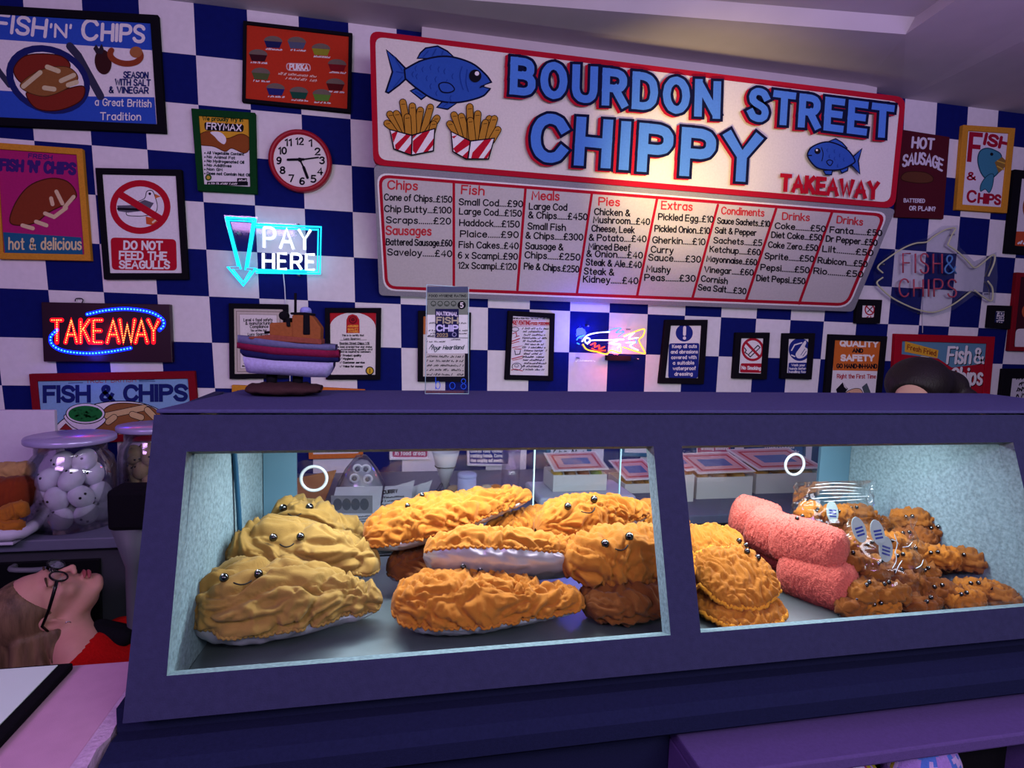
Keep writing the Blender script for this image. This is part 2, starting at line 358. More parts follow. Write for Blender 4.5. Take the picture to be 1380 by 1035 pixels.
class Canvas:
    """flat artwork painted on a plane in the room: shapes in sheet units, laid on the plane in thin layers"""
    def __init__(s, p0, n, crop=(0, 0, 1.0), step=.00012):
        s.p0 = np.array(p0, float); s.n = np.array(n, float); s.n /= np.linalg.norm(s.n)
        if np.dot(s.n, CAM - s.p0) < 0: s.n = -s.n
        s.x0, s.y0, s.k = crop; s.z = 0.0003; s.step = step; s.mb = MB(); s.hold = False
    def P(s, x, y, off=0.0): return hit(s.x0 + x * s.k, s.y0 + y * s.k, s.p0, s.n) + s.n * off
    def _put(s, v2, faces, m, lift=None):
        s.mb.add([s.P(p[0], p[1], s.z + (lift[i] if lift else 0)) for i, p in enumerate(v2)], faces, m)
        if not s.hold: s.z += s.step
    def poly(s, pts, m):
        t = tessellate_polygon([[Vector((p[0], p[1], 0)) for p in pts]])
        s._put(pts, [tuple(x) for x in t], m)
    def rect(s, x0, y0, x1, y1, m): s.poly([(x0, y0), (x1, y0), (x1, y1), (x0, y1)], m)
    def rrect(s, q, r, m):
        s.poly(rounded(q, r), m)
    def ell(s, cx, cy, rx, ry, m, rot=0, n=28, a0=0, a1=360):
        c, q = math.cos(math.radians(rot)), math.sin(math.radians(rot)); pts = []
        full = a1 - a0 >= 360
        for i in range(n if full else n + 1):
            t = math.radians(a0 + (a1 - a0) * i / n); x, y = rx * math.cos(t), ry * math.sin(t)
            pts.append((cx + x * c - y * q, cy + x * q + y * c))
        s.poly(pts, m)
    def ring(s, cx, cy, rx, ry, w, m, rot=0, n=40, a0=0, a1=360):
        c, q = math.cos(math.radians(rot)), math.sin(math.radians(rot))
        pts = []
        for i in range(n + 1):
            t = math.radians(a0 + (a1 - a0) * i / n); x, y = rx * math.cos(t), ry * math.sin(t)
            pts.append((cx + x * c - y * q, cy + x * q + y * c))
        s.line(pts, w, m)
    def line(s, pts, w, m, square=False, closed=False, smooth=False):
        if smooth: pts = spline(pts, 6, closed)
        v, f = ribbon(pts, w, square, closed); s._put(v, f, m)
    def outline(s, pts, fill, line, w, smooth=False):
        if smooth: pts = spline(pts, 6, True)
        if fill: s.poly(pts, fill)
        s.line(list(pts) + [pts[0]], w, line)
    def text(s, t, x0, y0, x1, y1, h, w, m, up=None, square=False, curve=0.0, gap=2.6, space=5.0, off=(0, 0), serif=False):
        st, adv = layout(t, gap, space); dx, dy = (x1 - x0) / adv, (y1 - y0) / adv
        if up is None:
            l = math.hypot(dx, dy); up = (dy / l, -dx / l)
        V = []; Fc = []; L = []
        for n_, q in enumerate(st):
            pts = []
            for a, b in q:
                u = a / adv; c = -curve * 4 * u * (1 - u)
                pts.append((x0 + dx * a + up[0] * (b / 10 * h) + off[0], y0 + dy * a + up[1] * (b / 10 * h) + c + off[1]))
            v, f = ribbon(pts, w, square); b0 = len(V); V += v; Fc += [tuple(b0 + i for i in g) for g in f]; L += [(n_ % 4) * .00002] * len(v)
        s._put(V, Fc, m, L)
    def scribble(s, x0, y0, x1, y1, h, w, m, seed=0):
        """a line of writing too small to read in the picture"""
        r = random.Random(seed); n = max(3, int(math.hypot(x1 - x0, y1 - y0) / (h * .7))); V = []; Fc = []
        dx, dy = (x1 - x0) / n, (y1 - y0) / n; l = math.hypot(dx, dy); ux, uy = dy / l, -dx / l
        for i in range(n):
            if r.random() < .16: continue
            a = [(x0 + dx * (i + r.random() * .3), y0 + dy * (i + r.random() * .3)) for _ in range(1)][0]
            pts = [a]
            for k in range(3):
                e = r.random() * h
                pts.append((a[0] + dx * .8 * (k + 1) / 3 + ux * e, a[1] + dy * .8 * (k + 1) / 3 + uy * e))
            v, f = ribbon(pts, w); b0 = len(V); V += v; Fc += [tuple(b0 + j for j in g) for g in f]
        if V: s._put(V, Fc, m)
    def build(s, name, parent): return s.mb.build(name, parent)

def rounded(q, r, n=5):
    q = [np.array(p, float) for p in q]; out = []
    for i in range(len(q)):
        p = q[i]; a = q[i - 1] - p; b = q[(i + 1) % len(q)] - p
        a /= np.linalg.norm(a); b /= np.linalg.norm(b)
        s, e = p + a * r, p + b * r
        for k in range(n + 1):
            t = k / n; out.append((1 - t) ** 2 * s + 2 * t * (1 - t) * p + t * t * e)
    return [tuple(x) for x in out]
def lerp(a, b, t): return (a[0] + (b[0] - a[0]) * t, a[1] + (b[1] - a[1]) * t)
def inset(q, w):
    """inward offset of a convex quad by w"""
    q = [np.array(p, float) for p in q]; out = []; n = len(q); c = sum(q) / n
    def ln(i):
        a, b = q[i], q[(i + 1) % n]; d = (b - a) / np.linalg.norm(b - a); m = np.array([-d[1], d[0]])
        if np.dot(m, c - a) < 0: m = -m
        return a + m * w, d
    for i in range(n):
        p, d = ln(i - 1); r, e = ln(i)
        t = np.linalg.solve(np.array([d, -e]).T, r - p); out.append(tuple(p + d * t[0]))
    return out

# ================================================================== the room shell
WHITE_CLOTH = felt('white_cloth', '#ded8de', var=.04, vscale=40, bscale=900, bump=.12)
BLUE_CLOTH = felt('navy_cloth', '#121a60', var=.08, vscale=40, bscale=900, bump=.12)
def fabric(i, j):
    a, b = max(-3, min(24, i)), max(-2, min(8, j))
    x = -0.788807 + 0.202239 * i + 0.005522 * b - 7.6e-05 * a * a + 0.000251 * b * b - 1.3e-05 * a * b + 6e-06 * a * a * b - 7.1e-05 * a * b * b
    z = 2.629285 + 0.001543 * a - 0.194323 * j - 0.000493 * a * b - 6.1e-05 * a * a - 0.000143 * b * b + 1.1e-05 * a * a * b + 1.2e-05 * a * b * b
    return x, z
mb = MB()
ROWS = [-1.04] + list(range(0, 14))
for jj in range(len(ROWS) - 1):
    for i in range(-9, 27):
        q = [fabric(i, ROWS[jj + 1]), fabric(i + 1, ROWS[jj + 1]), fabric(i + 1, ROWS[jj]), fabric(i, ROWS[jj])]
        j = -1 if jj == 0 else ROWS[jj]
        mb.add([(x, 0, max(z, 0)) for x, z in q], [(0, 1, 2, 3)], WHITE_CLOTH if (i + j) % 2 == 0 else BLUE_CLOTH)
tag(mb.build('wall_back'), kind='structure')
PLASTER = mat('ceiling_plaster', '#c9c0c4', rough=.95, var=.03, vscale=8, bump=.05, bscale=120)
ZC = 2.832
mb = MB()
c0 = [(-3, .02, ZC), (2.36, .02, ZC), (2.10, -.52, ZC), (-.3, -.24, ZC), (-3, 0.06, ZC)]
mb.add(c0[:4] + [(-3, -.02, ZC)], [(0, 1, 2, 3, 4)], PLASTER)                       # band along the wall
up = .05
mb.add([(-3, -.02, ZC), (-.3, -.24, ZC), (2.10, -.52, ZC), (2.10, -.56, ZC + up), (-.3, -.28, ZC + up), (-3, -.06, ZC + up)], [(0, 1, 4, 5), (1, 2, 3, 4)], PLASTER)
mb.add([(-3, -.06, ZC + up), (-.3, -.28, ZC + up), (2.10, -.56, ZC + up), (1.5, -5, ZC + up), (-3, -5, ZC + up)], [(0, 1, 2, 3, 4)], PLASTER)
mb.add([(2.36, .02, ZC), (2.62, .02, ZC - .02), (2.2, -5, ZC - .02), (1.5, -5, ZC + up), (2.10, -.56, ZC + up), (2.10, -.52, ZC)], [(0, 1, 2, 3, 4, 5)], PLASTER)
mb.add([(2.62, .02, ZC - .02), (5.2, .02, ZC - .02), (5.2, -5, ZC - .02), (2.2, -5, ZC - .02)], [(0, 1, 2, 3)], PLASTER)
tag(mb.build('ceiling'), kind='structure')
mb = MB(); mb.box((.12, -.05, 2.765), (2.40, .0, ZC), PLASTER); tag(mb.build('trim_1'), kind='structure')
mb = MB(); mb.add([(-3, -5, 0), (5.2, -5, 0), (5.2, 0.02, 0), (-3, .02, 0)], [(0, 1, 2, 3)], mat('floor_vinyl', '#2b2b33', rough=.6, var=.1, vscale=5))
tag(mb.build('floor'), kind='structure')

# ================================================================== things on the wall
def pc(h): return mat('paint_' + h.lstrip('#'), h, rough=.92, spec=.1, var=.05, vscale=120)
BLACKF = felt('black_felt', '#15131a'); REDF = felt('dark_red_felt', '#7d1522'); YELF = felt('mustard_felt', '#c98a2e'); GRNF = felt('green_felt', '#13401f')
REDF2 = felt('red_felt', '#a01326'); ORGF = felt('orange_felt', '#cf6f2c')
K1 = (0, 0, .18841); K2 = (0, 180, .20297); K3 = (240, 20, .24164); K4 = (240, 260, .27055); K5 = (0, 390, .20285)
K8 = (300, 380, .18841); S1 = (490, 30, .26812); S2 = (850, 60, .27536); M1 = (500, 220, .18841); M2 = (750, 240, .18116); M3 = (960, 260, .18841)
R1 = (1130, 130, .18116); R2 = (1130, 280, .18116); R3 = (1100, 400, .2029); A1 = (540, 380, .18841); A2 = (750, 400, .27536)
L1 = (380, 600, .2029); PX = (0, 0, 1.0)
WHT, BLK, NAVY = pc('#e4dee0'), pc('#14121c'), pc('#1b2364')

def framed(name, label, cat, quad, fw, fm, bg, art, crop, depth=.024, group=None):
    """a framed sheet on the wall: frame + artwork"""
    def X(p, y): return onY(crop[0] + p[0] * crop[2], crop[1] + p[1] * crop[2], y)
    inn = inset(quad, fw)
    O = [X(p, -depth) for p in quad]; I = [X(p, -depth) for p in inn]
    base = (O[2] + O[3]) / 2; root = thing(name, (base[0], 0, base[2]), label, cat, group)
    mb = MB(); rec = depth - .009
    O2 = [np.array((p[0], -.0005, p[2])) for p in O]; I2 = [np.array((p[0], -rec, p[2])) for p in I]
    v = O + I + O2 + I2; f = []
    for i in range(4):
        j = (i + 1) % 4
        f += [(i, j, 4 + j, 4 + i), (j, i, 8 + i, 8 + j), (4 + i, 4 + j, 12 + j, 12 + i), (12 + i, 12 + j, 8 + j, 8 + i)]
    mb.add(v, f, fm); mb.build('frame', root, bevel=.0025)
    cv = Canvas((0, -rec - .0003, 0), (0, 1, 0), crop)
    big = inset(quad, fw * .7)
    cv.poly(big, bg); art(cv); cv.build('artwork', root)
    return root
def board(name, label, cat, quad, m, art, crop, depth=.018, group=None):
    def X(p, y): return onY(crop[0] + p[0] * crop[2], crop[1] + p[1] * crop[2], y)
    O = [X(p, -depth) for p in quad]; base = (O[2] + O[3]) / 2
    root = thing(name, (base[0], 0, base[2]), label, cat, group)
    mb = MB(); mb.hexa([np.array((p[0], -.0005, p[2])) for p in (O[3], O[2], O[1], O[0])] + [O[3], O[2], O[1], O[0]], m)
    mb.build('backing', root, bevel=.004)
    cv = Canvas((0, -depth - .0003, 0), (0, 1, 0), crop); art(cv); cv.build('artwork', root); return root

# --- fish 'n' chips sheet, top left
def art(c):
    B = pc('#2c4fb4')
    c.poly([(-110, 70), (1080, 160), (1088, 360), (-110, 275)], B); c.poly([(-110, 640), (640, 690), (1105, 696), (1120, 900), (-100, 860)], B)
    c.text("FISH", -25, 222, 322, 262, 118, 24, WHT); c.text("'N'", 362, 262, 505, 268, 88, 17, WHT)
    c.text("C", 590, 278, 690, 284, 135, 26, WHT); c.text("HIPS", 730, 286, 1026, 300, 112, 24, WHT)
    c.line([(500, 330), (560, 400), (720, 690)], 55, pc('#34344c')); c.line([(-60, 430), (0, 520), (70, 610)], 40, pc('#34344c'))
    c.ell(345, 570, 310, 235, pc('#1c2260'), 22); c.ell(350, 575, 262, 192, WHT, 22)
    c.outline([(105, 480), (200, 395), (410, 395), (500, 455), (470, 520), (330, 560), (200, 610), (120, 560)], pc('#7c2a1e'), pc('#401410'), 8, True)
    c.outline([(190, 665), (330, 690), (470, 640), (600, 620), (580, 720), (420, 790), (260, 775)], pc('#7c2a1e'), pc('#401410'), 8, True)
    c.outline([(150, 600), (300, 500), (480, 480), (560, 560), (470, 640), (330, 690), (200, 660)], pc('#8a5a30'), pc('#50301a'), 6, True)
    for a in ((170, 620, 290, 520), (340, 480, 420, 510), (440, 580, 530, 540), (320, 630, 390, 640), (490, 610, 550, 590)): c.line([a[:2], a[2:]], 34, pc('#cdbf94'))
    c.ell(740, 445, 60, 90, pc('#3a1a1c'), -8); c.poly([(670, 350), (690, 320), (710, 350), (730, 315), (745, 355), (735, 390), (690, 385)], pc('#2c2430'))
    c.ring(900, 395, 110, 62, 42, pc('#8a3d24'), 6, a0=-30, a1=200); c.ell(975, 375, 45, 40, pc('#a0643c'))
    for t, x0, y0, x1, y1 in (("SEASON", 888, 558, 1060, 562), ("WITH SALT", 828, 610, 1076, 616), ("& VINEGAR", 785, 665, 1062, 670)): c.text(t, x0, y0, x1, y1, 42, 9, NAVY)
    c.text("a Great British", 685, 755, 1082, 768, 48, 8, WHT); c.text("Tradition", 722, 858, 1008, 862, 50, 8, WHT)
framed('food_poster', "blue fish 'n' chips poster in black frame, topmost at the left edge", 'poster', [(-150, 28), (1130, 105), (1185, 950), (-110, 892)], 60, BLACKF, WHT, art, K1)

# --- hot & delicious sheet
def art(c):
    V = pc('#3c1f6a')
    c.text("FRESH", 190, 160, 345, 172, 26, 7, V); c.text("FISH 'N' CHIPS", 5, 240, 495, 268, 66, 22, V)
    c.outline([(65, 580), (110, 450), (200, 345), (330, 298), (440, 315), (500, 380), (490, 440), (330, 520), (240, 590), (130, 610)], pc('#7c3420'), pc('#4a1c18'), 8, True)
    for a in ((375, 385, 415, 465), (340, 430, 350, 470), (430, 490, 490, 420), (300, 530, 350, 550), (240, 585, 310, 610), (360, 555, 440, 495), (150, 610, 220, 630)): c.line([a[:2], a[2:]], 26, pc('#d4b894'))
    c.poly([(22, 655), (540, 690), (552, 808), (35, 792)], pc('#1f5a80')); c.text("hot & delicious", 62, 768, 540, 770, 72, 11, pc('#d8c494'))
framed('food_poster', 'magenta hot and delicious poster in mustard yellow frame', 'poster', [(-70, 55), (545, 100), (603, 845), (-20, 832)], 42, YELF, pc('#a82068'), art, K2)

# --- do not feed the seagulls
def art(c):
    R = pc('#b0152a')
    c.outline([(842, 540), (900, 548), (970, 545), (1030, 525), (1045, 480), (1030, 420), (1010, 380), (975, 385), (960, 430), (900, 460), (850, 500)], pc('#e8e4ea'), BLK, 5, True)
    c.poly([(778, 478), (880, 475), (960, 440), (1022, 462), (990, 510), (850, 525), (785, 515)], pc('#5a5866')); c.line([(785, 500), (940, 505)], 16, BLK)
    c.ell(995, 400, 9, 9, BLK); c.poly([(1028, 400), (1068, 418), (1030, 432)], pc('#c46a3c'))
    c.poly([(968, 550), (1052, 570), (1025, 612), (972, 600)], pc('#c4562c')); c.line([(1015, 590), (1040, 570)], 12, pc('#e4d0b0'))
    c.ring(932, 488, 180, 158, 42, R); c.line([(800, 405), (1080, 575)], 46, R)
    c.rrect([(735, 690), (1170, 702), (1176, 910), (745, 905)], 30, R)
    c.text("DO NOT", 826, 766, 1076, 770, 50, 13, WHT, square=True); c.text("FEED THE", 796, 832, 1104, 838, 48, 12, WHT, square=True); c.text("SEAGULLS", 797, 893, 1124, 895, 46, 12, WHT, square=True)
framed('warning_sign', 'white do not feed the seagulls sign in black frame', 'sign', [(630, 226), (1205, 238), (1250, 968), (688, 968)], 42, BLACKF, pc('#e0dce2'), art, K2)

# --- pies sheet
def art(c):
    for k, (x, y, h) in enumerate(((528, 150, '#1c2052'), (660, 155, '#50556e'), (795, 192, '#8c8a2a'), (445, 225, '#38141e'), (885, 280, '#7a1620'), (460, 328, '#4e5a34'), (875, 388, '#521418'), (542, 415, '#22266a'), (672, 435, '#1c4a3c'), (800, 448, '#5a8034'))):
        c.poly([(x - 48, y - 6), (x + 52, y + 2), (x + 38, y + 36), (x - 34, y + 32)], pc(h)); c.ell(x + 2, y - 2, 52, 30, pc('#6e6058'), 4, a0=180, a1=360)
        c.scribble(x - 40, y + 44, x + 52, y + 50, 9, 3.5, WHT, k)
    c.rrect([(602, 270), (738, 274), (742, 318), (606, 314)], 20, pc('#d8b0b0')); c.rrect([(608, 275), (733, 279), (736, 313), (611, 309)], 17, pc('#b83420'))
    c.text("PUKKA", 624, 307, 724, 311, 30, 8, WHT); c.scribble(560, 335, 780, 352, 13, 4, pc('#e8c0b0'), 30); c.scribble(580, 358, 782, 377, 13, 4, pc('#e8c0b0'), 31)
framed('pie_poster', 'red poster of small pies in black frame, above the clock', 'poster', [(362, 30), (972, 100), (962, 545), (355, 483)], 20, BLACKF, pc('#b83420'), art, K3)

# --- frying fat sheet
def art(c):
    c.poly([(104, 552), (400, 575), (402, 700), (112, 690)], pc('#d09a2c')); c.text("We proudly fry in", 138, 588, 360, 596, 20, 5, GRNF)
    c.rrect([(145, 598), (368, 612), (364, 655), (150, 645)], 16, BLK); c.text("FRYMAX", 160, 637, 350, 647, 34, 7, WHT)
    c.outline([(116, 672), (180, 650), (265, 690), (350, 665), (399, 690), (401, 740), (370, 772), (300, 745), (262, 762), (200, 735), (118, 722)], pc('#8a4a22'), pc('#50260e'), 4, True)
    c.poly(spline([(180, 655), (235, 655), (268, 690), (258, 722), (228, 706), (205, 680)], 4, True), WHT)
    for k, t in enumerate(("All Vegetable Content", "No Animal Fat", "No Hydrogenated Oil", "No Additives", "Non GM", "Does not Contain Nut Oil")):
        y = 776 + k * 23; w = (205, 155, 205, 135, 85, 238)[k]; c.ell(150, y - 5, 4, 4, BLK); c.text(t, 162, y, 162 + w, y + 10 * w / 238, 14, 4, pc('#26303a'))
    c.ell(170, 908, 18, 18, pc('#3c5a28')); c.ell(170, 908, 10, 10, pc('#c0a040')); c.rect(330, 912, 385, 932, BLK); c.scribble(336, 928, 382, 929, 10, 3, WHT, 2); c.rect(163, 932, 390, 952, BLK); c.scribble(170, 946, 330, 948, 10, 3, WHT, 3)
framed('fat_poster', 'green framed frying fat poster, left of the round clock', 'poster', [(72, 520), (430, 545), (440, 998), (108, 980)], 38, GRNF, pc('#e0dce0'), art, K3)

# --- clock
def KP(K, x, y): return (K[0] + x * K[2], K[1] + y * K[2])
cc = onY(*KP(K3, 681, 812), -.035); rr = .5 * (np.linalg.norm(onY(*KP(K3, 504, 812), -.035) - onY(*KP(K3, 858, 812), -.035)))
clock = thing('wall_clock', (cc[0], 0, cc[2] - rr), 'round red rimmed wall clock with black numerals', 'clock')
mb = MB(); mb.lathe([(rr * .84, .012), (rr * .86, -.003), (rr * .93, -.008), (rr, .002), (rr, .034), (rr * .84, .034)], (cc[0], -.035, cc[2]), mat('clock_rim_red', '#a01528', rough=.4), 48, axis='y'); mb.build('rim', clock)
mb = MB(); mb.lathe([(0.0, 0), (rr * .86, 0), (rr * .86, .01)], (cc[0], -.026, cc[2]), mat('clock_face_white', '#e2dcdc', rough=.7), 48, False, axis='y')
cl = mb.build('face', clock)
cv = Canvas((0, -.0265, 0), (0, 1, 0), K3)
for t, x, y, w in (("12", 678, 705, 40), ("1", 738, 715, 13), ("2", 778, 762, 26), ("3", 803, 812, 24), ("4", 792, 873, 26), ("5", 755, 915, 25), ("6", 692, 928, 24), ("7", 632, 912, 24), ("8", 583, 867, 25), ("9", 563, 813, 22), ("10", 583, 758, 40), ("11", 615, 712, 32)):
    cv.text(t, x - w / 2, y + 18, x + w / 2, y + 18, 36, 8.5, BLK)
cv.build('numerals', clock)
for nm, pts, w in (('hour_hand', [(675, 800), (700, 850), (722, 908)], 9), ('minute_hand', [(612, 808), (650, 807), (700, 806), (782, 795)], 8)):
    cv = Canvas((0, -.0285 - (.001 if nm[0] == 'm' else 0), 0), (0, 1, 0), K3); cv.line(pts, w, BLK); cv.line(pts[:3] if nm[0] == 'm' else pts[1:], w * 1.7, BLK); cv.ell(681, 809, 12, 12, BLK); cv.build(nm, clock)

# --- helpers for tube signs
def tube_paths(mbx, K, paths, y, r, m, smooth=False, closed=False):
    for p in paths:
        q = spline(p, 8, closed) if smooth else p
        mbx.tube([onY(*KP(K, *a), y) for a in q], r, m, 8, closed)
def text_paths(t, x0, y0, x1, y1, h, gap=3.2):
    st, adv = layout(t, gap); out = []
    for q in st: out.append([(x0 + (x1 - x0) * a / adv, y0 + (y1 - y0) * a / adv - b / 10 * h) for a, b in q])
    return out
def plate(K, pts, y, th, m):
    mbx = MB(); n = len(pts); a = [onY(*KP(K, *p), y) for p in pts]; b = [p + np.array([0, th, 0]) for p in a]
    mbx.add(a + b, [tuple(range(n)), tuple(range(n, 2 * n))[::-1]] + [(i, n + i, n + (i + 1) % n, (i + 1) % n) for i in range(n)], m); return mbx
ACRYL = glass_mat('clear_acrylic', (.97, .98, 1), .03, .05, .3)
def glow(name, hexc, e): return mat(name, hexc, rough=.4, emit=e)
CYAN, WGLOW = glow('neon_cyan', '#12c4e8', 2.4), glow('neon_white', '#e8f6ff', 2.4)
b = onY(*KP(K4, 470, 410), 0)
pay = thing('neon_sign', (b[0], 0, b[2]), 'lit cyan and white pay here neon sign with down arrow', 'neon sign')
mb = MB()
tube_paths(mb, K4, [[(237, 122), (386, 130), (345, 372), (388, 374), (325, 462), (247, 368), (300, 366), (237, 122), (386, 130)]], -.045, .0052, CYAN)
tube_paths(mb, K4, [[(250, 136), (372, 142), (334, 384), (362, 386), (325, 444), (272, 380), (312, 380), (250, 136), (372, 142)]], -.045, .0038, CYAN)
tube_paths(mb, K4, [[(388, 156), (712, 170), (707, 402), (388, 396)], [(388, 170), (698, 183), (694, 389), (388, 384)]], -.045, .0045, CYAN); mb.build('outline_tube', pay)
mb = MB(); tube_paths(mb, K4, text_paths("PAY", 428, 272, 660, 284, 100), -.047, .0055, WGLOW); tube_paths(mb, K4, text_paths("HERE", 424, 376, 680, 383, 76), -.047, .0055, WGLOW); mb.build('letters', pay)
plate(K4, [(226, 110), (396, 118), (396, 146), (722, 160), (718, 414), (392, 406), (325, 476), (232, 362), (285, 355)], -.036, .004, ACRYL).build('backing', pay)
for p in ((300, 200), (600, 160), (600, 408)): mb = MB(); q = onY(*KP(K4, *p), -.034); mb.lathe([(.006, -.002), (.006, .034)], q, mat('steel', '#9a9aa2', rough=.35, metal=1), 8, axis='y'); mb.build('standoff', pay)
mb = MB(); mb.tube([onY(*KP(K4, *p), -.012) for p in ((524, 400), (531, 470), (534, 530), (548, 700), (556, 800), (558, 1010))], .0022, mat('white_cable', '#dcdce4', rough=.5)); mb.build('cable', pay)

# --- takeaway LED panel
b = onY(*KP(K5, 715, 485), 0)
led = thing('led_sign', (b[0], 0, b[2]), 'lit red takeaway LED sign with blue light swirl', 'led sign')
q = [(272, 84), (1130, 100), (1146, 486), (288, 480)]
O = [onY(*KP(K5, *p), -.028) for p in q]
mb = MB(); mb.hexa([np.array((p[0], -.0005, p[2])) for p in (O[3], O[2], O[1], O[0])] + [O[3], O[2], O[1], O[0]], mat('led_panel', '#2a1020', rough=.35)); mb.build('panel', led, bevel=.003)
def dots(K, paths, y, r, step, m):
    mbx = MB()
    for p in paths:
        acc = 0; P = [np.array(a, float) for a in p]
        for a, bb in zip(P[:-1], P[1:]):
            L = np.linalg.norm(bb - a); t = (0 if acc == 0 else step - acc)
            while t <= L:
                c = onY(*KP(K, *(a + (bb - a) * t / L)), y)
                mbx.ball(c, (r, r * .8, r), m, 6, 4); t += step
            acc = (acc + L) % step
    return mbx
tp = text_paths("TAKE", 345, 352, 675, 352, 148, 2.6) + text_paths("AWAY", 712, 352, 1055, 352, 148, .6)
cv = Canvas((0, -.0285, 0), (0, 1, 0), K5); cv.hold = True
for p in tp: cv.line(p, 30, glow('led_red', '#ff0a1c', 1.5))
cv.build('letters', led)
for p in tp: dots(K5, [p], -.031, .0028, 15, glow('led_orange', '#ff9a4a', 3)).build('letter_dots', led)
ar = [spline(p, 10) for p in ([(580, 165), (700, 140), (850, 130), (1000, 152), (1078, 198), (1086, 240), (1060, 270)], [(378, 270), (336, 318), (352, 372), (430, 410), (580, 425), (720, 415), (868, 390)])]
cv = Canvas((0, -.0285, 0), (0, 1, 0), K5)
for p in ar: cv.line(p, 26, glow('led_blue', '#0a22ff', 2.2))
cv.build('swirl', led)
for p in ar: dots(K5, [p], -.031, .0034, 21, glow('led_cyan', '#38b4ff', 3.6)).build('swirl_dots', led)
mb = MB(); mb.tube([onY(*KP(K5, *p), -.01) for p in spline([(500, 80), (505, 62), (540, 60), (552, 72), (545, 90)], 6)], .0018, mat('dark_wire', '#1a1a22')); mb.build('hanging_wire', led)

# --- truly british sheet
def art(c):
    c.text("TRULY BRITISH", 572, 622, 903, 614, 28, 4, pc('#a03040')); 
    for a in ((455, 606, 545, 604), (455, 622, 550, 620), (925, 604, 1025, 600), (925, 612, 1030, 610)): c.line([a[:2], a[2:]], 4, NAVY)
    c.text("FISH & CHIPS", 298, 742, 1236, 732, 92, 27, NAVY, square=True)
    c.outline([(360, 935), (440, 850), (640, 760), (880, 745), (1060, 800), (1180, 900), (1150, 1000), (400, 1000)], WHT, BLK, 6, True)
    c.outline([(690, 800), (800, 755), (1000, 780), (1080, 860), (1000, 960), (780, 960), (640, 940)], pc('#8a5a34'), BLK, 5, True)
    for a in ((700, 840, 960, 785), (720, 880, 760, 850), (800, 975, 880, 950), (980, 800, 1030, 850), (880, 830, 940, 850)): c.line([a[:2], a[2:]], 46, BLK); c.line([a[:2], a[2:]], 38, pc('#c8a878'))
    c.outline([(440, 830), (470, 900), (560, 940), (650, 920), (695, 850)], pc('#dcd2e0'), BLK, 5, True); c.ell(570, 825, 132, 70, BLK); c.ell(570, 824, 126, 65, pc('#dcd2e0')); c.ell(570, 826, 114, 54, pc('#1d6a34'))
    for k in range(40): r = random.Random(k); c.hold = True; c.ell(570 + r.uniform(-85, 85), 826 + r.uniform(-34, 34), 9, 7, pc('#1a5a2c'), n=8)
    c.hold = False; c.z += .0002
    c.outline([(400, 930), (440, 890), (490, 935)], pc('#8a2c2c'), BLK, 4); c.outline([(880, 900), (940, 870), (975, 900), (960, 945), (900, 955)], pc('#e4d8c8'), BLK, 4, True); c.ell(935, 915, 11, 11, BLK)
framed('food_poster', 'pale blue fish and chips poster in dark red frame behind the jars', 'poster', [(190, 562), (1292, 543), (1330, 1000), (235, 1030)], 50, REDF, pc('#7fa6cc'), art, K5)

# --- certificates behind the boat
def art(c):
    c.outline(inset([(80, 190), (428, 196), (434, 655), (88, 660)], 18), None, pc('#8c8078'), 6); c.outline(inset([(80, 190), (428, 196), (434, 655), (88, 660)], 40), pc('#e0d8d8'), pc('#8c8078'), 3)
    for t, x0, x1, y, h in (("Level 4 food safety", 152, 356, 282, 20), ("& manufacturing", 165, 356, 306, 20), ("Compliance", 197, 326, 330, 20), ("This certifies that", 200, 315, 354, 13), ("Lucy Sparrow", 182, 326, 383, 18), ("has been trained and certified", 150, 370, 404, 11)): c.text(t, x0, y, x1, y - 2, h, h * .22, BLK)
    for k in range(7): c.scribble(150, 440 + k * 24, 360, 440 + k * 24, 11, 3.5, BLK, k)
    c.scribble(140, 605, 200, 605, 12, 4, BLK, 9)
framed('certificate', 'cream food safety certificate in black frame, behind the boat\'s bow', 'certificate', [(42, 152), (466, 160), (470, 690), (48, 695)], 36, BLACKF, pc('#c4b8b0'), art, K8)
def art(c):
    R = pc('#b0202c')
    c.poly([(765, 216), (1098, 220), (1096, 330)] + [(930 + 165 * math.cos(t), 330 - 112 * math.sin(t)) for t in np.linspace(0, math.pi, 16)] + [(770, 320)], R)
    c.poly([(884, 366), (886, 270), (900, 240), (930, 230), (960, 240), (978, 270), (980, 366)], R); c.ell(932, 272, 30, 28, pc('#6a1420')); c.ring(932, 270, 18, 17, 5, R)
    for t, y in (("ASSURED", 322), ("QUALITY", 344), ("AWARD", 362)): c.text(t, 895, y, 970, y, 13, 4, pc('#e8a040'))
    for t, x0, x1, y, h in (("This is to certify that", 855, 1010, 388, 12), ("Lucy Sparrow", 868, 985, 412, 13), ("Bourdon Street Chippy W1K", 838, 1050, 445, 14), ("has been awarded four star status", 810, 1068, 470, 12), ("for outstanding quality and", 808, 1070, 488, 12), ("standard as required by customers", 808, 1058, 505, 12)): c.text(t, x0, y, x1, y, h, 3.2, BLK)
    c.line([(842, 416), (1030, 414)], 2.5, BLK); c.line([(838, 450), (1050, 448)], 3, BLK)
    for t, x1, y in (("Product quality", 990, 532), ("Hygiene", 935, 555), ("Customer service", 1015, 582), ("Value for money", 1002, 610)): c.text(t, 862, y, x1, y, 13, 4, BLK); c.line([(838, y - 8), (843, y), (852, y - 14)], 3, BLK)
    c.ell(1053, 635, 30, 30, BLK); c.ell(1053, 635, 23, 23, pc('#d0a830')); c.line([(1053, 622), (1053, 648)], 5, BLK)
framed('certificate', 'white award certificate with red arch in black frame, behind the boat\'s stern', 'certificate', [(730, 185), (1135, 185), (1128, 700), (738, 700)], 36, BLACKF, pc('#e0d8d8'), art, K8)
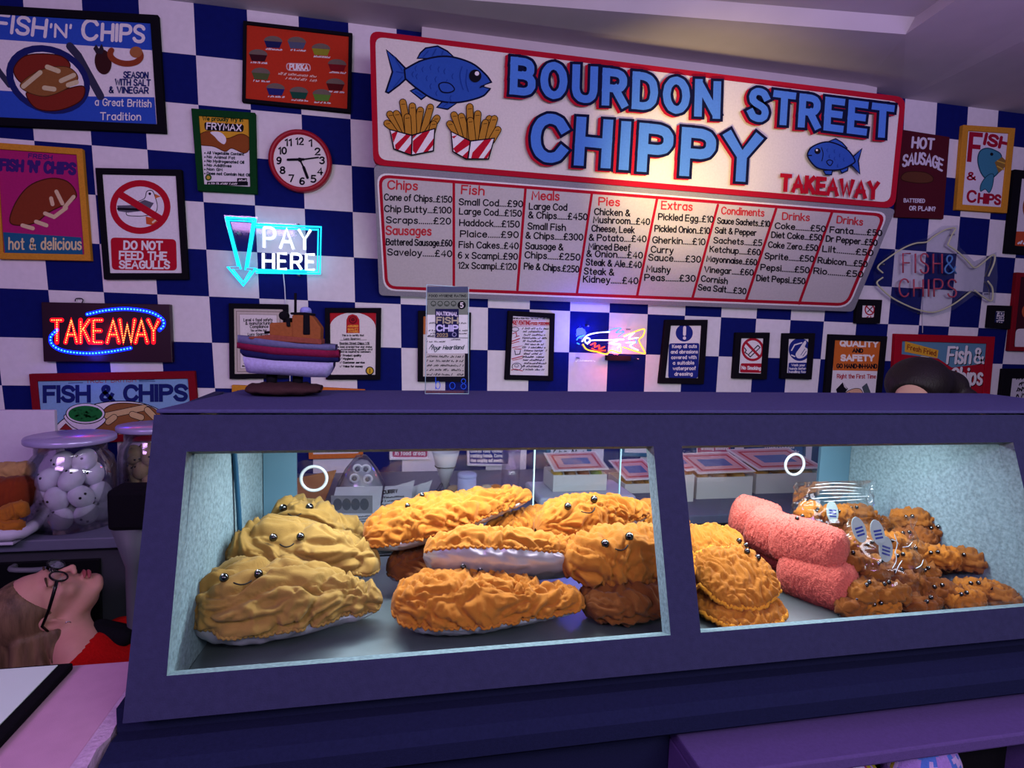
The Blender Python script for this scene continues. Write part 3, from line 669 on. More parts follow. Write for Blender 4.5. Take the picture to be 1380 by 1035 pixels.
def art(c):
    c.poly([(160, 235), (470, 250), (468, 370), (160, 375)], pc('#b86a3c'))
    for k in range(9): c.scribble(185, 410 + k * 32, 450, 412 + k * 32, 14, 4, BLK, k)
framed('certificate', 'black framed sheet directly behind the clear award stand', 'certificate', [(125, 205), (505, 218), (495, 715), (122, 715)], 38, BLACKF, pc('#d8cec8'), art, A1)
def art(c):
    R = pc('#b03038')
    c.text("INFORMATION FROM THE FOOD STANDARDS", 805, 265, 1066, 268, 10, 3, BLK); c.line([(795, 274), (1070, 276)], 3, R); c.line([(795, 316), (1070, 312)], 3, R)
    c.text("PREVENTING", 793, 306, 928, 306, 26, 6, R); c.text("FOOD POISONING", 936, 306, 1068, 306, 18, 5, R)
    for k in range(14): c.scribble(868 + (k % 3) * 6, 338 + k * 22.5, 1056 - (k * 37 % 50), 340 + k * 22.5, 13, 4, BLK, k + 50)
    c.ring(818, 338, 26, 15, 4, BLK); c.line([(800, 370), (825, 360), (830, 390), (808, 400), (845, 385)], 6, R); c.line([(795, 425), (850, 405)], 7, R); c.line([(790, 440), (845, 425)], 5, R)
    c.line([(800, 470), (870, 455), (810, 480), (860, 480)], 6, R); c.line([(815, 490), (820, 520), (850, 515), (856, 490)], 5, BLK); c.line([(795, 550), (870, 530)], 6, R); c.line([(800, 560), (870, 545)], 4, R)
    c.ring(830, 605, 34, 26, 4, BLK); c.ring(828, 598, 14, 10, 3, BLK); c.line([(790, 630), (820, 622), (870, 636)], 5, R)
framed('hygiene_poster', 'white preventing food poisoning poster in black frame', 'poster', [(770, 205), (1105, 225), (1092, 708), (745, 700)], 36, BLACKF, pc('#e0dadc'), art, A1)

# --- lit neon fish
b = onY(*KP(A2, 255, 318), 0)
nf = thing('neon_fish', (b[0], 0, b[2]), 'small lit neon fish in white, blue and yellow on clear plate', 'neon sign')
NB, NY, NR, NW = glow('neon_blue', '#2a6aff', 4), glow('neon_yellow', '#ffb414', 3.2), glow('neon_red', '#ff3a10', 3), glow('neon_white_blue', '#dce4ff', 3.4)
for nm, m, paths in (('white_tube', NW, [[(124, 220), (150, 190), (200, 176), (260, 172)], [(150, 232), (170, 214), (240, 212), (330, 208)], [(330, 195), (380, 175), (352, 205), (400, 200)], [(340, 225), (385, 222), (360, 240), (400, 262)], [(300, 214), (260, 228), (310, 232), (300, 250)]]),
                         ('blue_tube', NB, [[(98, 212), (112, 196), (135, 190)], [(100, 226), (112, 232)], [(255, 168), (280, 156), (316, 154), (292, 176), (330, 170), (300, 195)], [(356, 212), (372, 240)], [(386, 205), (392, 228)]]),
                         ('yellow_tube', NY, [[(128, 232), (150, 258), (200, 270), (245, 280), (268, 262), (312, 274), (316, 244)], [(328, 192), (370, 176), (428, 158), (424, 190), (404, 214), (428, 262), (430, 278), (380, 264), (326, 246)]]),
                         ('red_tube', NR, [[(166, 236), (190, 226), (186, 246), (210, 238), (208, 256), (236, 244)], [(172, 252), (200, 264), (240, 262)]])):
    for p_ in paths: mb = MB(); tube_paths(mb, A2, [p_], -.05, .0026, m, True); mb.build(nm, nf)
    if nm == 'white_tube': mb = MB(); mb.tube([onY(*KP(A2, 152 + 13 * math.cos(t), 214 + 13 * math.sin(t)), -.05) for t in np.linspace(0, 2 * math.pi, 14)[:-1]], .0026, m, 8, True); mb.build('eye_ring', nf)
plate(A2, [(100, 130), (416, 160), (416, 318), (92, 315)], -.038, .004, ACRYL).build('backing', nf)
mb = MB(); a = onY(*KP(A2, 248, 312), -.045); e = onY(*KP(A2, 370, 290), -.045); mb.box((a[0], -.036, a[2]), (e[0], -.012, e[2]), BLACKF); mb.build('transformer', nf, bevel=.002)
for p in ((155, 142), (358, 160), (110, 300), (400, 305)): mb = MB(); mb.lathe([(.004, -.004), (.004, .037)], onY(*KP(A2, *p), -.038), mat('steel', '#9a9aa2'), 8, axis='y'); mb.build('standoff', nf)
def lampat(name, p, K, y, power, col, r=.03, parent=None):
    l = bpy.data.lights.new(name, 'POINT'); l.energy = power; l.color = col; l.shadow_soft_size = r
    o = bpy.data.objects.new(name, l); COL.objects.link(o); o.location = onY(*KP(K, *p), y); return o
lampat('blue_tube_light', (150, 180), A2, -.085, 3.0, (.04, .06, 1)); lampat('red_tube_light', (330, 262), A2, -.085, 1.9, (1, .10, .16))
lampat('led_blue_light', (560, 440), K5, -.08, .5, (.05, .05, 1)); lampat('led_red_light', (700, 280), K5, -.07, .22, (1, .03, .08))

# --- blue and red safety signs
SB, SR = pc('#1f2a7c'), pc('#a81a30')
def art(c):
    c.ell(625, 177, 42, 42, SB); c.line([(627, 150), (626, 184)], 15, WHT); c.ell(626, 202, 8, 8, WHT)
    c.rrect([(550, 228), (699, 226), (692, 398), (546, 398)], 12, SB)
    for t, x0, x1, y in (("Keep all cuts", 567, 685, 250), ("and abrasions", 560, 690, 277), ("covered with", 562, 683, 304), ("a suitable", 570, 672, 331), ("waterproof", 570, 680, 358), ("dressing", 578, 664, 385)): c.text(t, x0, y, x1, y - 1, 15, 3.5, WHT)
framed('safety_sign', 'white and blue keep cuts covered sign in black frame', 'sign', [(535, 112), (742, 112), (722, 428), (502, 425)], 29, BLACKF, WHT, art, A2)
def art(c):
    c.poly([(935, 285), (985, 236), (997, 246), (946, 296)], WHT); c.outline([(938, 284), (985, 238), (996, 248), (948, 294)], None, BLK, 5); c.line([(920, 250), (928, 262), (922, 272), (934, 280)], 5, BLK)
    c.ring(960, 258, 49, 51, 12, SR); c.line([(926, 222), (994, 294)], 12, SR); c.rrect([(902, 325), (1006, 326), (1002, 372), (897, 370)], 8, SR); c.text("No Smoking", 906, 354, 998, 357, 15, 4, WHT)
framed('safety_sign', 'red no smoking sign in small black frame beside the blue wash hands sign', 'sign', [(880, 175), (1046, 175), (1030, 405), (864, 400)], 28, BLACKF, WHT, art, A2)
def art(c):
    c.ell(1190, 258, 54, 56, SB); c.poly(spline([(1170, 280), (1190, 250), (1215, 215), (1222, 225), (1215, 245), (1228, 255), (1226, 280), (1205, 298), (1180, 300)], 4, True), WHT); c.line([(1150, 262), (1165, 235), (1200, 225)], 6, WHT); c.line([(1150, 285), (1165, 292)], 6, WHT)
    for a in ((1195, 285, 1215, 255), (1205, 290, 1222, 266)): c.line([a[:2], a[2:]], 3, SB)
    c.rrect([(1136, 322), (1232, 322), (1229, 379), (1132, 377)], 7, SB)
    for t, x0, x1, y in (("Wash your", 1150, 1215, 339), ("hands before", 1140, 1226, 356), ("handling food", 1138, 1224, 372)): c.text(t, x0, y, x1, y, 10, 2.4, WHT)
framed('safety_sign', 'blue wash your hands sign in small black frame', 'sign', [(1112, 178), (1268, 178), (1250, 405), (1100, 400)], 28, BLACKF, WHT, art, A2)
def art(c):
    c.poly([(120, 262), (440, 274), (425, 494), (110, 488)], pc('#c8662a')); CR = pc('#ece0d8')
    c.text("QUALITY", 160, 325, 408, 332, 34, 12, CR); c.text("AND", 242, 368, 308, 370, 24, 8, BLK); c.text("SAFETY", 166, 422, 380, 424, 34, 13, CR)
    c.text("GO HAND-IN-HAND", 136, 472, 402, 474, 26, 7, BLK); c.text("Right the First Time", 138, 540, 394, 542, 26, 5, pc('#b03040'))
    c.poly([(130, 615), (175, 568), (210, 612), (180, 650), (140, 648)], BLK); c.poly([(175, 568), (190, 580), (205, 615), (185, 600)], pc('#c8c0c4')); c.poly([(295, 605), (335, 572), (362, 640), (330, 660)], pc('#4a545c')); c.poly([(290, 605), (302, 600), (318, 648), (306, 650)], WHT)
    c.outline([(190, 640), (240, 612), (290, 612), (308, 650), (270, 680), (210, 670)], pc('#d8a888'), BLK, 4, True); c.line([(215, 635), (250, 645), (290, 638)], 3, BLK)
framed('hygiene_poster', 'orange quality and safety poster in black frame', 'poster', [(92, 248), (475, 262), (422, 800), (48, 795)], 38, BLACKF, pc('#e0dadc'), art, R3)
def art(c):
    c.ring(355, 85, 30, 34, 9, SR); c.line([(335, 65), (375, 105)], 8, SR); c.line([(372, 68), (340, 100)], 6, BLK); c.scribble(325, 138, 395, 140, 11, 4, SR, 1); c.scribble(325, 150, 395, 152, 9, 4, SR, 2)
framed('safety_sign', 'smallest red no smoking notice in black frame, under the menu board\'s corner', 'sign', [(272, 15), (441, 20), (425, 178), (264, 176)], 40, BLACKF, WHT, art, R3)
def art(c):
    RD = pc('#a01428')
    c.poly([(560, 380), (810, 410), (900, 470), (1150, 440), (1140, 800), (540, 790)], RD); c.poly([(590, 295), (812, 355), (804, 408), (587, 365)], pc('#d8a030'))
    c.text("Fresh Fried", 605, 348, 793, 392, 30, 6, pc('#8a3a1c'), up=(.05, -1)); c.line([(700, 405), (740, 412), (770, 440)], 24, pc('#d8ccb0'))
    for d, m in (((5, 5), BLK), ((0, 0), WHT)):
        c.text("Fish", 868, 440, 1018, 440, 104, 17, m, up=(.12, -1), off=d); c.text("&", 1050, 440, 1108, 440, 96, 15, m, off=d); c.text("Chips", 888, 582, 1094, 582, 104, 17, m, up=(.12, -1), off=d)
framed('food_poster', 'red framed fish and chips poster behind the dark haired person', 'poster', [(528, 245), (1190, 265), (1140, 830), (495, 820)], 48, REDF2, pc('#5b87a0'), art, R3)
def art(c):
    LG = pc('#d0c8d8')
    c.text("HOT", 548, 378, 704, 392, 74, 17, LG); c.text("SAUSAGE", 478, 522, 768, 552, 80, 16, LG, curve=34)
    c.outline([(470, 590), (520, 560), (640, 565), (700, 600), (690, 635), (600, 645), (480, 625)], pc('#5a3424'), pc('#3a1a14'), 6, True)
    c.text("BATTERED", 486, 786, 640, 790, 26, 6, LG); c.text("OR PLAIN?", 527, 846, 718, 852, 30, 7, LG)
board('sausage_poster', 'dark maroon hot sausage poster without frame', 'poster', [(480, 245), (830, 300), (783, 912), (425, 898)], pc('#4e1622'), art, R1)
def art(c):
    RD = pc('#9c1530'); TL = pc('#3c7c94')
    c.text("F", 972, 470, 1040, 476, 190, 34, RD, square=True); c.text("ISH", 1084, 352, 1262, 392, 74, 24, RD); c.text("&", 958, 618, 1016, 620, 52, 13, RD); c.text("C", 958, 780, 1015, 784, 78, 18, RD); c.text("HIPS", 1040, 788, 1198, 802, 64, 18, RD)
    c.outline([(1035, 480), (1050, 410), (1100, 385), (1160, 400), (1210, 440), (1200, 540), (1165, 590), (1110, 620), (1060, 570)], TL, pc('#1c4658'), 8, True)
    c.outline([(1105, 590), (1150, 580), (1145, 660), (1120, 715), (1090, 690), (1055, 705), (1060, 650)], TL, pc('#1c4658'), 6, True); c.ell(1138, 430, 12, 12, BLK)
    c.poly([(1160, 490), (1215, 450), (1255, 490), (1225, 540), (1190, 570)], pc('#8a6a34')); c.line([(1180, 480), (1240, 500)], 10, pc('#c8a040')); c.line([(1180, 520), (1225, 545)], 10, pc('#c8a040'))
framed('food_poster', 'white fish and chips poster in mustard frame, right of the hot sausage poster', 'poster', [(930, 210), (1318, 235), (1255, 868), (878, 842)], 42, YELF, pc('#dcd4e0'), art, R1)
def art(c):
    c.rect(1366, 312, 1440, 332, pc('#b84a2c')); c.scribble(1372, 328, 1420, 330, 8, 2.5, WHT, 4); c.ell(1392, 280, 14, 20, pc('#8a4a34'))
framed('food_poster', 'black framed sheet with an orange band, upper one cut by the right edge', 'poster', [(1368, 228), (1440, 236), (1428, 346), (1356, 341)], 11, BLACKF, pc('#d8d0d8'), art, PX)
def art(c):
    for k in range(6): c.scribble(1196, 100 + k * 15, 1270, 102 + k * 15, 10, 4, WHT, k)
    c.ring(1235, 130, 34, 44, 5, WHT, a0=180, a1=360)
framed('safety_sign', 'tiny navy notice with white writing in black frame', 'sign', [(1160, 55), (1302, 60), (1290, 215), (1144, 205)], 38, BLACKF, pc('#1c2552'), art, R3)
def art(c):
    c.rrect([(1369, 443), (1440, 443), (1440, 470), (1367, 470)], 6, pc('#d8d0d4')); c.ell(1385, 420, 8, 10, pc('#b05030'))
framed('food_poster', 'dark maroon sheet at the right edge below the orange banded one', 'poster', [(1371, 367), (1440, 371), (1430, 475), (1360, 473)], 6, REDF, pc('#3a1420'), art, PX)
def art(c):
    for k in range(5): c.scribble(1369, 511 + k * 8, 1420, 511 + k * 8, 5, 1.6, BLK, k)
framed('notice', 'white written notice low at the right edge, just above the case', 'notice', [(1353, 497), (1430, 497), (1424, 560), (1346, 558)], 13, BLACKF, pc('#c8c2cc'), art, PX)

# --- sheets low on the wall, mostly behind the case
def art(c):
    c.rect(325, 530, 400, 600, BLK); c.text("FRESH", 330, 560, 380, 560, 14, 4, pc('#d8a030'))
framed('food_poster', 'mustard framed black poster low behind the boat\'s rock base', 'poster', [(312, 519), (398, 522), (394, 606), (314, 603)], 7, YELF, BLK, art, PX)
def art(c):
    for k in range(6): c.scribble(424, 540 + k * 12, 480, 541 + k * 12, 6, 1.6, BLK, k)
    c.ell(450, 575, 16, 12, pc('#8a7a70'))
framed('food_poster', 'orange framed white sheet seen behind the case\'s left glass', 'poster', [(413, 521), (492, 525), (489, 617), (416, 619)], 6, ORGF, pc('#d8d4d6'), art, PX)
def art(c):
    c.rrect([(529, 596), (576, 596), (576, 616), (529, 616)], 3, pc('#b04a6a')); c.text("No smoking", 533, 604, 573, 604, 5, 1.1, WHT); c.text("In food areas", 533, 613, 573, 613, 5, 1.1, WHT); c.ring(552, 572, 16, 17, 4, SR)
framed('safety_sign', 'pink banded in food areas sign behind the case glass', 'sign', [(524, 545), (581, 545), (580, 620), (525, 620)], 3, WHT, WHT, art, PX)
def art(c):
    for k, t in enumerate(("STOP handling raw or", "cooked food without", "washing hands. Cover", "when coughing and sneezing")): c.text(t, 634, 603 + k * 6.5, 678, 603 + k * 6.5, 4, .9, WHT)
    c.ell(657, 570, 16, 17, WHT); c.ell(657, 570, 13, 14, SB)
framed('safety_sign', 'navy stop handling sign behind the case glass', 'sign', [(628, 545), (690, 545), (688, 629), (630, 628)], 3, WHT, SB, art, PX)
def art(c):
    for k in range(6): c.scribble(745, 566 + k * 9, 788, 566 + k * 9, 5, 1.3, BLK, k)
framed('notice', 'white notice in teal frame behind the case glass above the carton', 'notice', [(735, 545), (799, 546), (797, 625), (737, 624)], 6, pc('#3a6a88'), pc('#dcdcdc'), art, PX)
def art(c):
    for k in range(4): c.scribble(845, 570 + k * 9, 876, 570 + k * 9, 5, 1.3, BLK, k)
framed('notice', 'white notice behind the case glass, next to the window post', 'notice', [(838, 548), (884, 549), (882, 616), (837, 615)], 5, pc('#3a6a88'), pc('#dcdcdc'), art, PX)
def art(c):
    c.rrect([(940, 594), (985, 594), (984, 615), (940, 615)], 3, pc('#b04a6a'))
    for k, t in enumerate(("No eating", "drinking smoking", "permitted")): c.text(t, 945, 600 + k * 6, 981, 600 + k * 6, 4, .9, WHT)
framed('safety_sign', 'pink no eating or drinking sign behind the case\'s right glass', 'sign', [(934, 545), (992, 546), (990, 621), (934, 620)], 5, pc('#27406e'), WHT, art, PX)
def art(c):
    c.text("Wash hands", 1030, 604, 1070, 604, 5, 1.1, WHT); c.text("Hand wash only", 1030, 612, 1076, 612, 5, 1.1, WHT)
framed('safety_sign', 'blue hand wash only sign behind the case\'s right glass', 'sign', [(1004, 545), (1088, 547), (1086, 616), (1006, 615)], 3, pc('#27406e'), pc('#24508c'), art, PX)

# --- unlit neon fish sign on the right
b = onY(*KP(R2, 620, 790), 0)
uf = thing('neon_sign', (b[0], 0, b[2]), 'unlit fish shaped fish and chips tube sign', 'neon sign')
T1, T2, T3 = mat('tube_ivory', '#c6c8a0', rough=.3), mat('tube_red', '#b0485c', rough=.3), mat('tube_blue', '#5a8cc8', rough=.3)
mb = MB(); tube_paths(mb, R2, [[(330, 485), (292, 440), (360, 380), (480, 302), (570, 265), (655, 255), (700, 220), (790, 165), (868, 152), (845, 200), (812, 275)], [(812, 275), (890, 330), (960, 395), (1010, 445), (1060, 420), (1150, 350), (1160, 400), (1115, 510)], [(1110, 545), (1145, 600), (1140, 690), (1080, 665), (1010, 612)], [(330, 518), (286, 556), (320, 602), (400, 670), (520, 732), (620, 766), (720, 775), (850, 720), (985, 622)]], -.035, .0042, T1, True); mb.build('fish_tube', uf)
mb = MB(); tube_paths(mb, R2, text_paths("FISH", 480, 485, 770, 488, 145, 4) + text_paths("CHIPS", 452, 660, 876, 664, 130, 4), -.036, .0042, T2); mb.build('letters', uf)
mb = MB(); tube_paths(mb, R2, text_paths("&", 790, 490, 876, 490, 135), -.036, .0042, T3); mb.build('ampersand', uf)
plate(R2, [(262, 480), (340, 360), (480, 275), (650, 225), (770, 135), (890, 130), (900, 290), (1010, 400), (1175, 330), (1185, 520), (1165, 710), (1010, 650), (860, 760), (700, 810), (560, 780), (380, 700), (270, 600)], -.026, .004, ACRYL).build('backing', uf)
for p in ((340, 420), (860, 200), (620, 785), (1120, 640)): mb = MB(); mb.lathe([(.004, -.002), (.004, .026)], onY(*KP(R2, *p), -.026), mat('steel', '#9a9aa2'), 8, axis='y'); mb.build('standoff', uf)
mb = MB(); mb.tube([onY(*KP(R3, *p), -.008) for p in ((712, -20), (708, 100), (706, 240))], .002, mat('white_cable', '#dcdce4')); mb.build('cable', uf)

# ================================================================== shop sign and menu board
YS = -.30
sq = [(498, 41), (1221, 131), (1206, 281), (503, 222)]
O = [onY(*p, YS) for p in sq]
sign = thing('shop_sign', (O[3] + O[2]) / 2, 'large white shop sign with blue lettering and red border', 'shop sign')
SW = pc('#d6cfc8'); SRED = pc('#a8142a')
mb = MB(); rq = rounded(sq, 14); a = [onY(*p, YS) for p in rq]; n = len(a)
mb.add(a + [p + np.array([0, .035, 0]) for p in a], [tuple(range(n)), tuple(range(n, 2 * n))[::-1]] + [(i, n + i, n + (i + 1) % n, (i + 1) % n) for i in range(n)], SRED); mb.build('panel', sign)
mb = MB()
for x in (.25, 2.0): mb = MB(); mb.box((x, YS + .03, 2.45), (x + .04, -.0005, 2.49), BLACKF); mb.build('bracket', sign)
c = Canvas((0, YS - .0004, 0), (0, 1, 0), PX)
c.rrect(inset(sq, 7.5), 12, SW)
FB, FL = pc('#2b50a4'), pc('#0c1030')
def use(K): c.x0, c.y0, c.k = K
use(S1)
c.outline([(270, 182), (285, 155), (312, 130), (372, 120), (420, 145), (462, 182)], FB, FL, 8); c.outline([(235, 345), (262, 333), (332, 358), (290, 388)], FB, FL, 8); c.outline([(368, 428), (400, 395), (478, 400), (422, 438)], FB, FL, 8)
c.outline([(115, 140), (160, 180), (210, 232), (218, 280), (180, 315), (125, 356), (112, 350), (145, 250)], FB, FL, 9)
c.outline(spline([(205, 238), (300, 190), (420, 172), (540, 205), (612, 262), (642, 302)], 5) + [(590, 322), (636, 334)] + spline([(632, 340), (590, 376), (470, 404), (360, 390), (270, 335), (210, 285)], 5), FB, FL, 9)
for x, y in ((265, 220), (300, 225), (340, 215), (380, 225), (270, 260), (320, 270), (365, 275), (410, 235), (420, 290), (450, 260), (340, 310), (370, 345), (440, 370), (250, 250)): c.line([(x, y), (x - 7, y + 12), (x - 2, y + 26)], 4, pc('#1c3a8c'))
for p in ([(495, 225), (484, 260), (488, 300), (500, 340)], [(520, 240), (514, 300), (526, 350)]): c.line(p, 5, pc('#1c3a8c'), smooth=True)
for p in ([(300, 175), (325, 145)], [(345, 170), (365, 135)], [(390, 170), (400, 145)], [(150, 170), (195, 245)], [(150, 330), (195, 275)], [(165, 250), (200, 256)], [(400, 425), (430, 405)], [(260, 350), (295, 370)]): c.line(p, 4, pc('#1c3a8c'))
c.outline([(378, 318), (400, 305), (435, 312), (456, 340), (430, 355), (392, 350)], FB, FL, 6, True)
c.ell(560, 272, 31, 32, BLK); c.ell(569, 260, 11, 11, WHT); c.line([(585, 330), (605, 322)], 6, FL)
CH, CL = pc('#b07c2c'), pc('#2c1808')
def chip(a, b, w):
    c.line([a, b], w + 8, CL); c.line([a, b], w, CH); q = lerp(a, b, .93); c.line([(q[0] - w * .3, q[1]), (q[0] + w * .3, q[1] - 2)], 3, CL)
for a, b in (((185, 560), (118, 510)), ((200, 560), (132, 465)), ((215, 560), (165, 462)), ((225, 560), (197, 405)), ((300, 555), (335, 430)), ((265, 560), (285, 445)), ((320, 560), (368, 485)), ((250, 565), (245, 425)), ((340, 560), (352, 515)), ((225, 570), (220, 480))): chip(a, b, 30)
RS = pc('#b4142c')
c.outline([(132, 543), (243, 572), (357, 538), (350, 650), (240, 672), (152, 640)], WHT, BLK, 7)
for q in ([(140, 565), (165, 551), (172, 553), (150, 610)][0:4], [(158, 620), (215, 565), (238, 571), (175, 645), (160, 640)], [(205, 655), (240, 610), (240, 668), (230, 668)], [(247, 650), (247, 600), (300, 555), (335, 546), (262, 665)], [(300, 655), (352, 585), (350, 620), (320, 656)], [(247, 575), (270, 566), (247, 590)]): c.poly(q, RS)
c.outline([(132, 543), (243, 572), (357, 538), (350, 650), (240, 672), (152, 640)], None, BLK, 7); c.line([(243, 572), (240, 672)], 7, BLK)
for a, b in (((480, 580), (432, 515)), ((500, 585), (453, 470)), ((520, 590), (490, 478)), ((535, 595), (532, 430)), ((560, 595), (572, 465)), ((600, 595), (630, 490)), ((620, 595), (655, 490)), ((640, 600), (672, 545)), ((545, 600), (535, 500)), ((590, 600), (610, 510))): chip(a, b, 30)
b2 = [(438, 555), (535, 602), (655, 588), (625, 692), (512, 692), (447, 655)]
c.outline(b2, WHT, BLK, 7)
for q in ([(440, 580), (470, 572), (452, 590)], [(448, 640), (505, 590), (532, 602), (532, 620), (465, 665)], [(490, 682), (530, 645), (526, 690), (510, 690)], [(538, 690), (545, 660), (605, 595), (642, 592), (575, 690)], [(600, 690), (636, 640), (628, 672), (618, 690)]): c.poly(q, RS)
c.outline(b2, None, BLK, 7); c.line([(535, 602), (522, 692)], 7, BLK)
use(PX)
LB = pc('#4a7ccc')
for t, x0, y0, x1, y1, h, w, sp in (("BOURDON", 691, 124, 963, 156.5, 40, 10.5, 0), ("STREET", 1009, 160, 1195, 183.5, 36, 9.5, 0), ("CHIPPY", 719, 212, 1014, 241, 52, 13.5, 0)):
    up = (.03 if t == 'BOURDON' else .06, -1)
    for dx, dy, k, m in ((-4, 1.8, 6.4, SRED), (-2, .8, 6.4, SRED), (0, 0, 7.2, FL), (0, 0, -.2, LB)): c.text(t, x0, y0, x1, y1, h, w + k, m, up=up, square=True, off=(dx, dy), gap=4.6)
c.text("TAKEAWAY", 1050, 256.5, 1178, 267.5, 19, 5.6, pc('#b01026'), up=(.06, -1), square=True, gap=3.6)
use(S2)
c.outline([(945, 484), (990, 466), (1022, 485), (1046, 512), (1030, 525)], FB, FL, 6); c.outline([(930, 622), (940, 640), (970, 642), (975, 618)], FB, FL, 6); c.outline([(1008, 612), (1020, 634), (1048, 622), (1052, 600)], FB, FL, 6)
c.outline([(1068, 560), (1118, 514), (1100, 575), (1108, 638), (1068, 597)], FB, FL, 7)
c.outline([(853, 540), (880, 503), (955, 482), (1040, 515), (1082, 568), (1070, 590), (1005, 618), (910, 612), (866, 575)], FB, FL, 7, True)
c.ell(901, 527, 15, 15, BLK); c.ell(898, 522, 5, 5, WHT); c.line([(855, 548), (872, 548)], 6, FL); c.outline([(945, 580), (958, 570), (975, 578), (962, 598)], FB, FL, 5, True); c.line([(920, 510), (928, 540), (922, 575)], 4, FL, smooth=True)
for x, y in ((950, 515), (985, 520), (1010, 540), (985, 555), (1030, 560), (1000, 590), (960, 545)): c.line([(x, y), (x - 4, y + 8), (x, y + 16)], 3, pc('#1c3a8c'))
c.build('artwork', sign)

ZB = O[3][2]; mp0 = np.array((0, YS, ZB)); mdir = np.array((0, .26, -.489)); mn = np.array((0, -.489, -.26)); mn /= np.linalg.norm(mn)
mq = [(504, 223), (1207, 282), (1150, 420), (511, 398)]
c = Canvas(mp0, mn, PX, .0001)
G = [c.P(*p) for p in mq]
menu = thing('menu_board', (G[2] + G[3]) / 2, 'sloping grey menu board listing prices under the shop sign', 'menu board')
mb = MB(); bk = -mn * .02; a = [c.P(*p) for p in rounded(mq, 6)]; n = len(a)
mb.add(a + [p + bk for p in a], [tuple(range(n)), tuple(range(n, 2 * n))[::-1]] + [(i, n + i, n + (i + 1) % n, (i + 1) % n) for i in range(n)], felt('grey_felt', '#8a8890')); mb.build('backing', menu)
mb = MB()
for x in (.2, 2.1): mb = MB(); mb.box((x, -.05, 1.74), (x + .05, -.0005, 1.78), BLACKF); mb.build('bracket', menu)
pq = [(507.5, 232.5), (1198, 286), (1144, 415), (517, 391.5)]
c.rrect(pq, 16, WHT); c.rrect(inset(pq, 2.2), 15, SRED); c.rrect(inset(pq, 6.4), 11, pc('#bfb8b8'))
for K, l in ((M1, ((592, 132), (592, 882))), (M1, ((1105, 178), (1047, 905))), (M2, ((262, 118), (152, 855))), (M2, ((748, 152), (600, 870))), (M2, ((1200, 200), (1010, 895))), (M3, ((455, 115), (238, 775))), (M3, ((855, 138), (620, 790)))):
    use(K); c.line(l, 19, SRED)
MR = pc('#c0303c')
def rows(K, h, w, m, items):
    use(K); c.hold = True
    for t, x0, y0, x1, y1 in items: c.text(t, x0, y0, x1, y1, h, w, m, gap=2.4, space=3.4)
    c.hold = False; c.z += .0002
rows(M1, 58, 11.5, MR, [("Chips", 120, 182, 330, 190), ("Fish", 647, 216, 806, 226), ("Sausages", 108, 508, 428, 514), ("Meals", 1152, 258, 1343, 264)])
rows(M1, 43, 8.6, BLK, [("Cone of Chips..£150", 95, 262, 576, 280), ("Chip Butty...£100", 97, 345, 572, 357), ("Scraps.......£20", 110, 425, 568, 435), ("Battered Sausage.£60", 109, 583, 577, 592), ("Saveloy......£40", 119, 655, 576, 668),
    ("Small Cod....£90", 630, 296, 1083, 312), ("Large Cod...£150", 632, 363, 1074, 380), ("Haddock....£150", 634, 445, 1059, 457), ("Plaice......£90", 640, 525, 1052, 532), ("Fish Cakes..£40", 630, 602, 1052, 612), ("6 x Scampi..£90", 624, 678, 1046, 688), ("12x Scampi..£120", 624, 750, 1039, 760)])
rows(PX, 8.2, 1.65, BLK, [("Large Cod", 713.2, 281.8, 763.6, 283.4), ("& Chips......£450", 712.3, 293.5, 791, 296.2), ("Small Fish", 711.3, 308.5, 761.8, 310.6), ("& Chips.....£300", 708.6, 321, 785, 323.6), ("Sausage &", 708.3, 335, 758.5, 337), ("Chips......£250", 707.4, 347.2, 781.2, 350.6), ("Pie & Chips.£250", 706.3, 362.4, 779.6, 366.8)])
rows(M2, 56, 11, MR, [("Pies", 314, 200, 466, 206), ("Extras", 780, 228, 1006, 240)])
rows(M2, 45, 9, BLK, [("Chicken &", 282, 270, 544, 282), ("Mushroom...£40", 274, 330, 690, 346), ("Cheese, Leek", 262, 394, 576, 408), ("& Potato....£40", 242, 462, 664, 474), ("Minced Beef", 239, 528, 546, 540), ("& Onion.....£40", 224, 582, 637, 596), ("Steak & Ale..£40", 219, 645, 628, 667), ("Steak &", 205, 712, 424, 722), ("Kidney......£40", 199, 772, 603, 786),
    ("Pickled Egg..£10", 757, 308, 1162, 328), ("Pickled Onion..£10", 730, 396, 1136, 413), ("Gherkin.....£10", 714, 480, 1102, 496), ("Curry", 702, 550, 865, 560), ("Sauce......£30", 684, 610, 1069, 626), ("Mushy", 670, 695, 843, 704), ("Peas.......£30", 655, 760, 1029, 768)])
rows(M3, 48, 9, MR, [("Condiments", 64, 148, 366, 166), ("Drinks", 500, 188, 691, 198), ("Drinks", 890, 212, 1071, 230)])
rows(M3, 40, 8.2, BLK, [("Sauce Sachets..£10", 35, 216, 406, 240), ("Salt & Pepper", 18, 285, 310, 304), ("Sachets.....£5", 8, 356, 351, 376), ("Ketchup.....£60", -19, 420, 339, 443), ("Mayonnaise..£60", -42, 488, 314, 515), ("Vinegar.....£60", -58, 565, 289, 588), ("Cornish", -82, 629, 104, 650), ("Sea Salt....£30", -103, 692, 237, 722),
    ("Coke........£50", 447, 252, 804, 276), ("Diet Coke...£50", 422, 317, 779, 338), ("Coke Zero..£50", 399, 387, 749, 413), ("Sprite......£50", 374, 468, 722, 491), ("Pepsi.......£50", 345, 549, 689, 571), ("Diet Pepsi..£50", 315, 626, 659, 650),
    ("Fanta.......£50", 840, 281, 1208, 306), ("Dr Pepper..£50", 812, 344, 1174, 376), ("Lilt.........£50", 787, 417, 1144, 448), ("Rubicon....£50", 754, 499, 1102, 528), ("Rio.........£50", 724, 574, 1072, 601)])
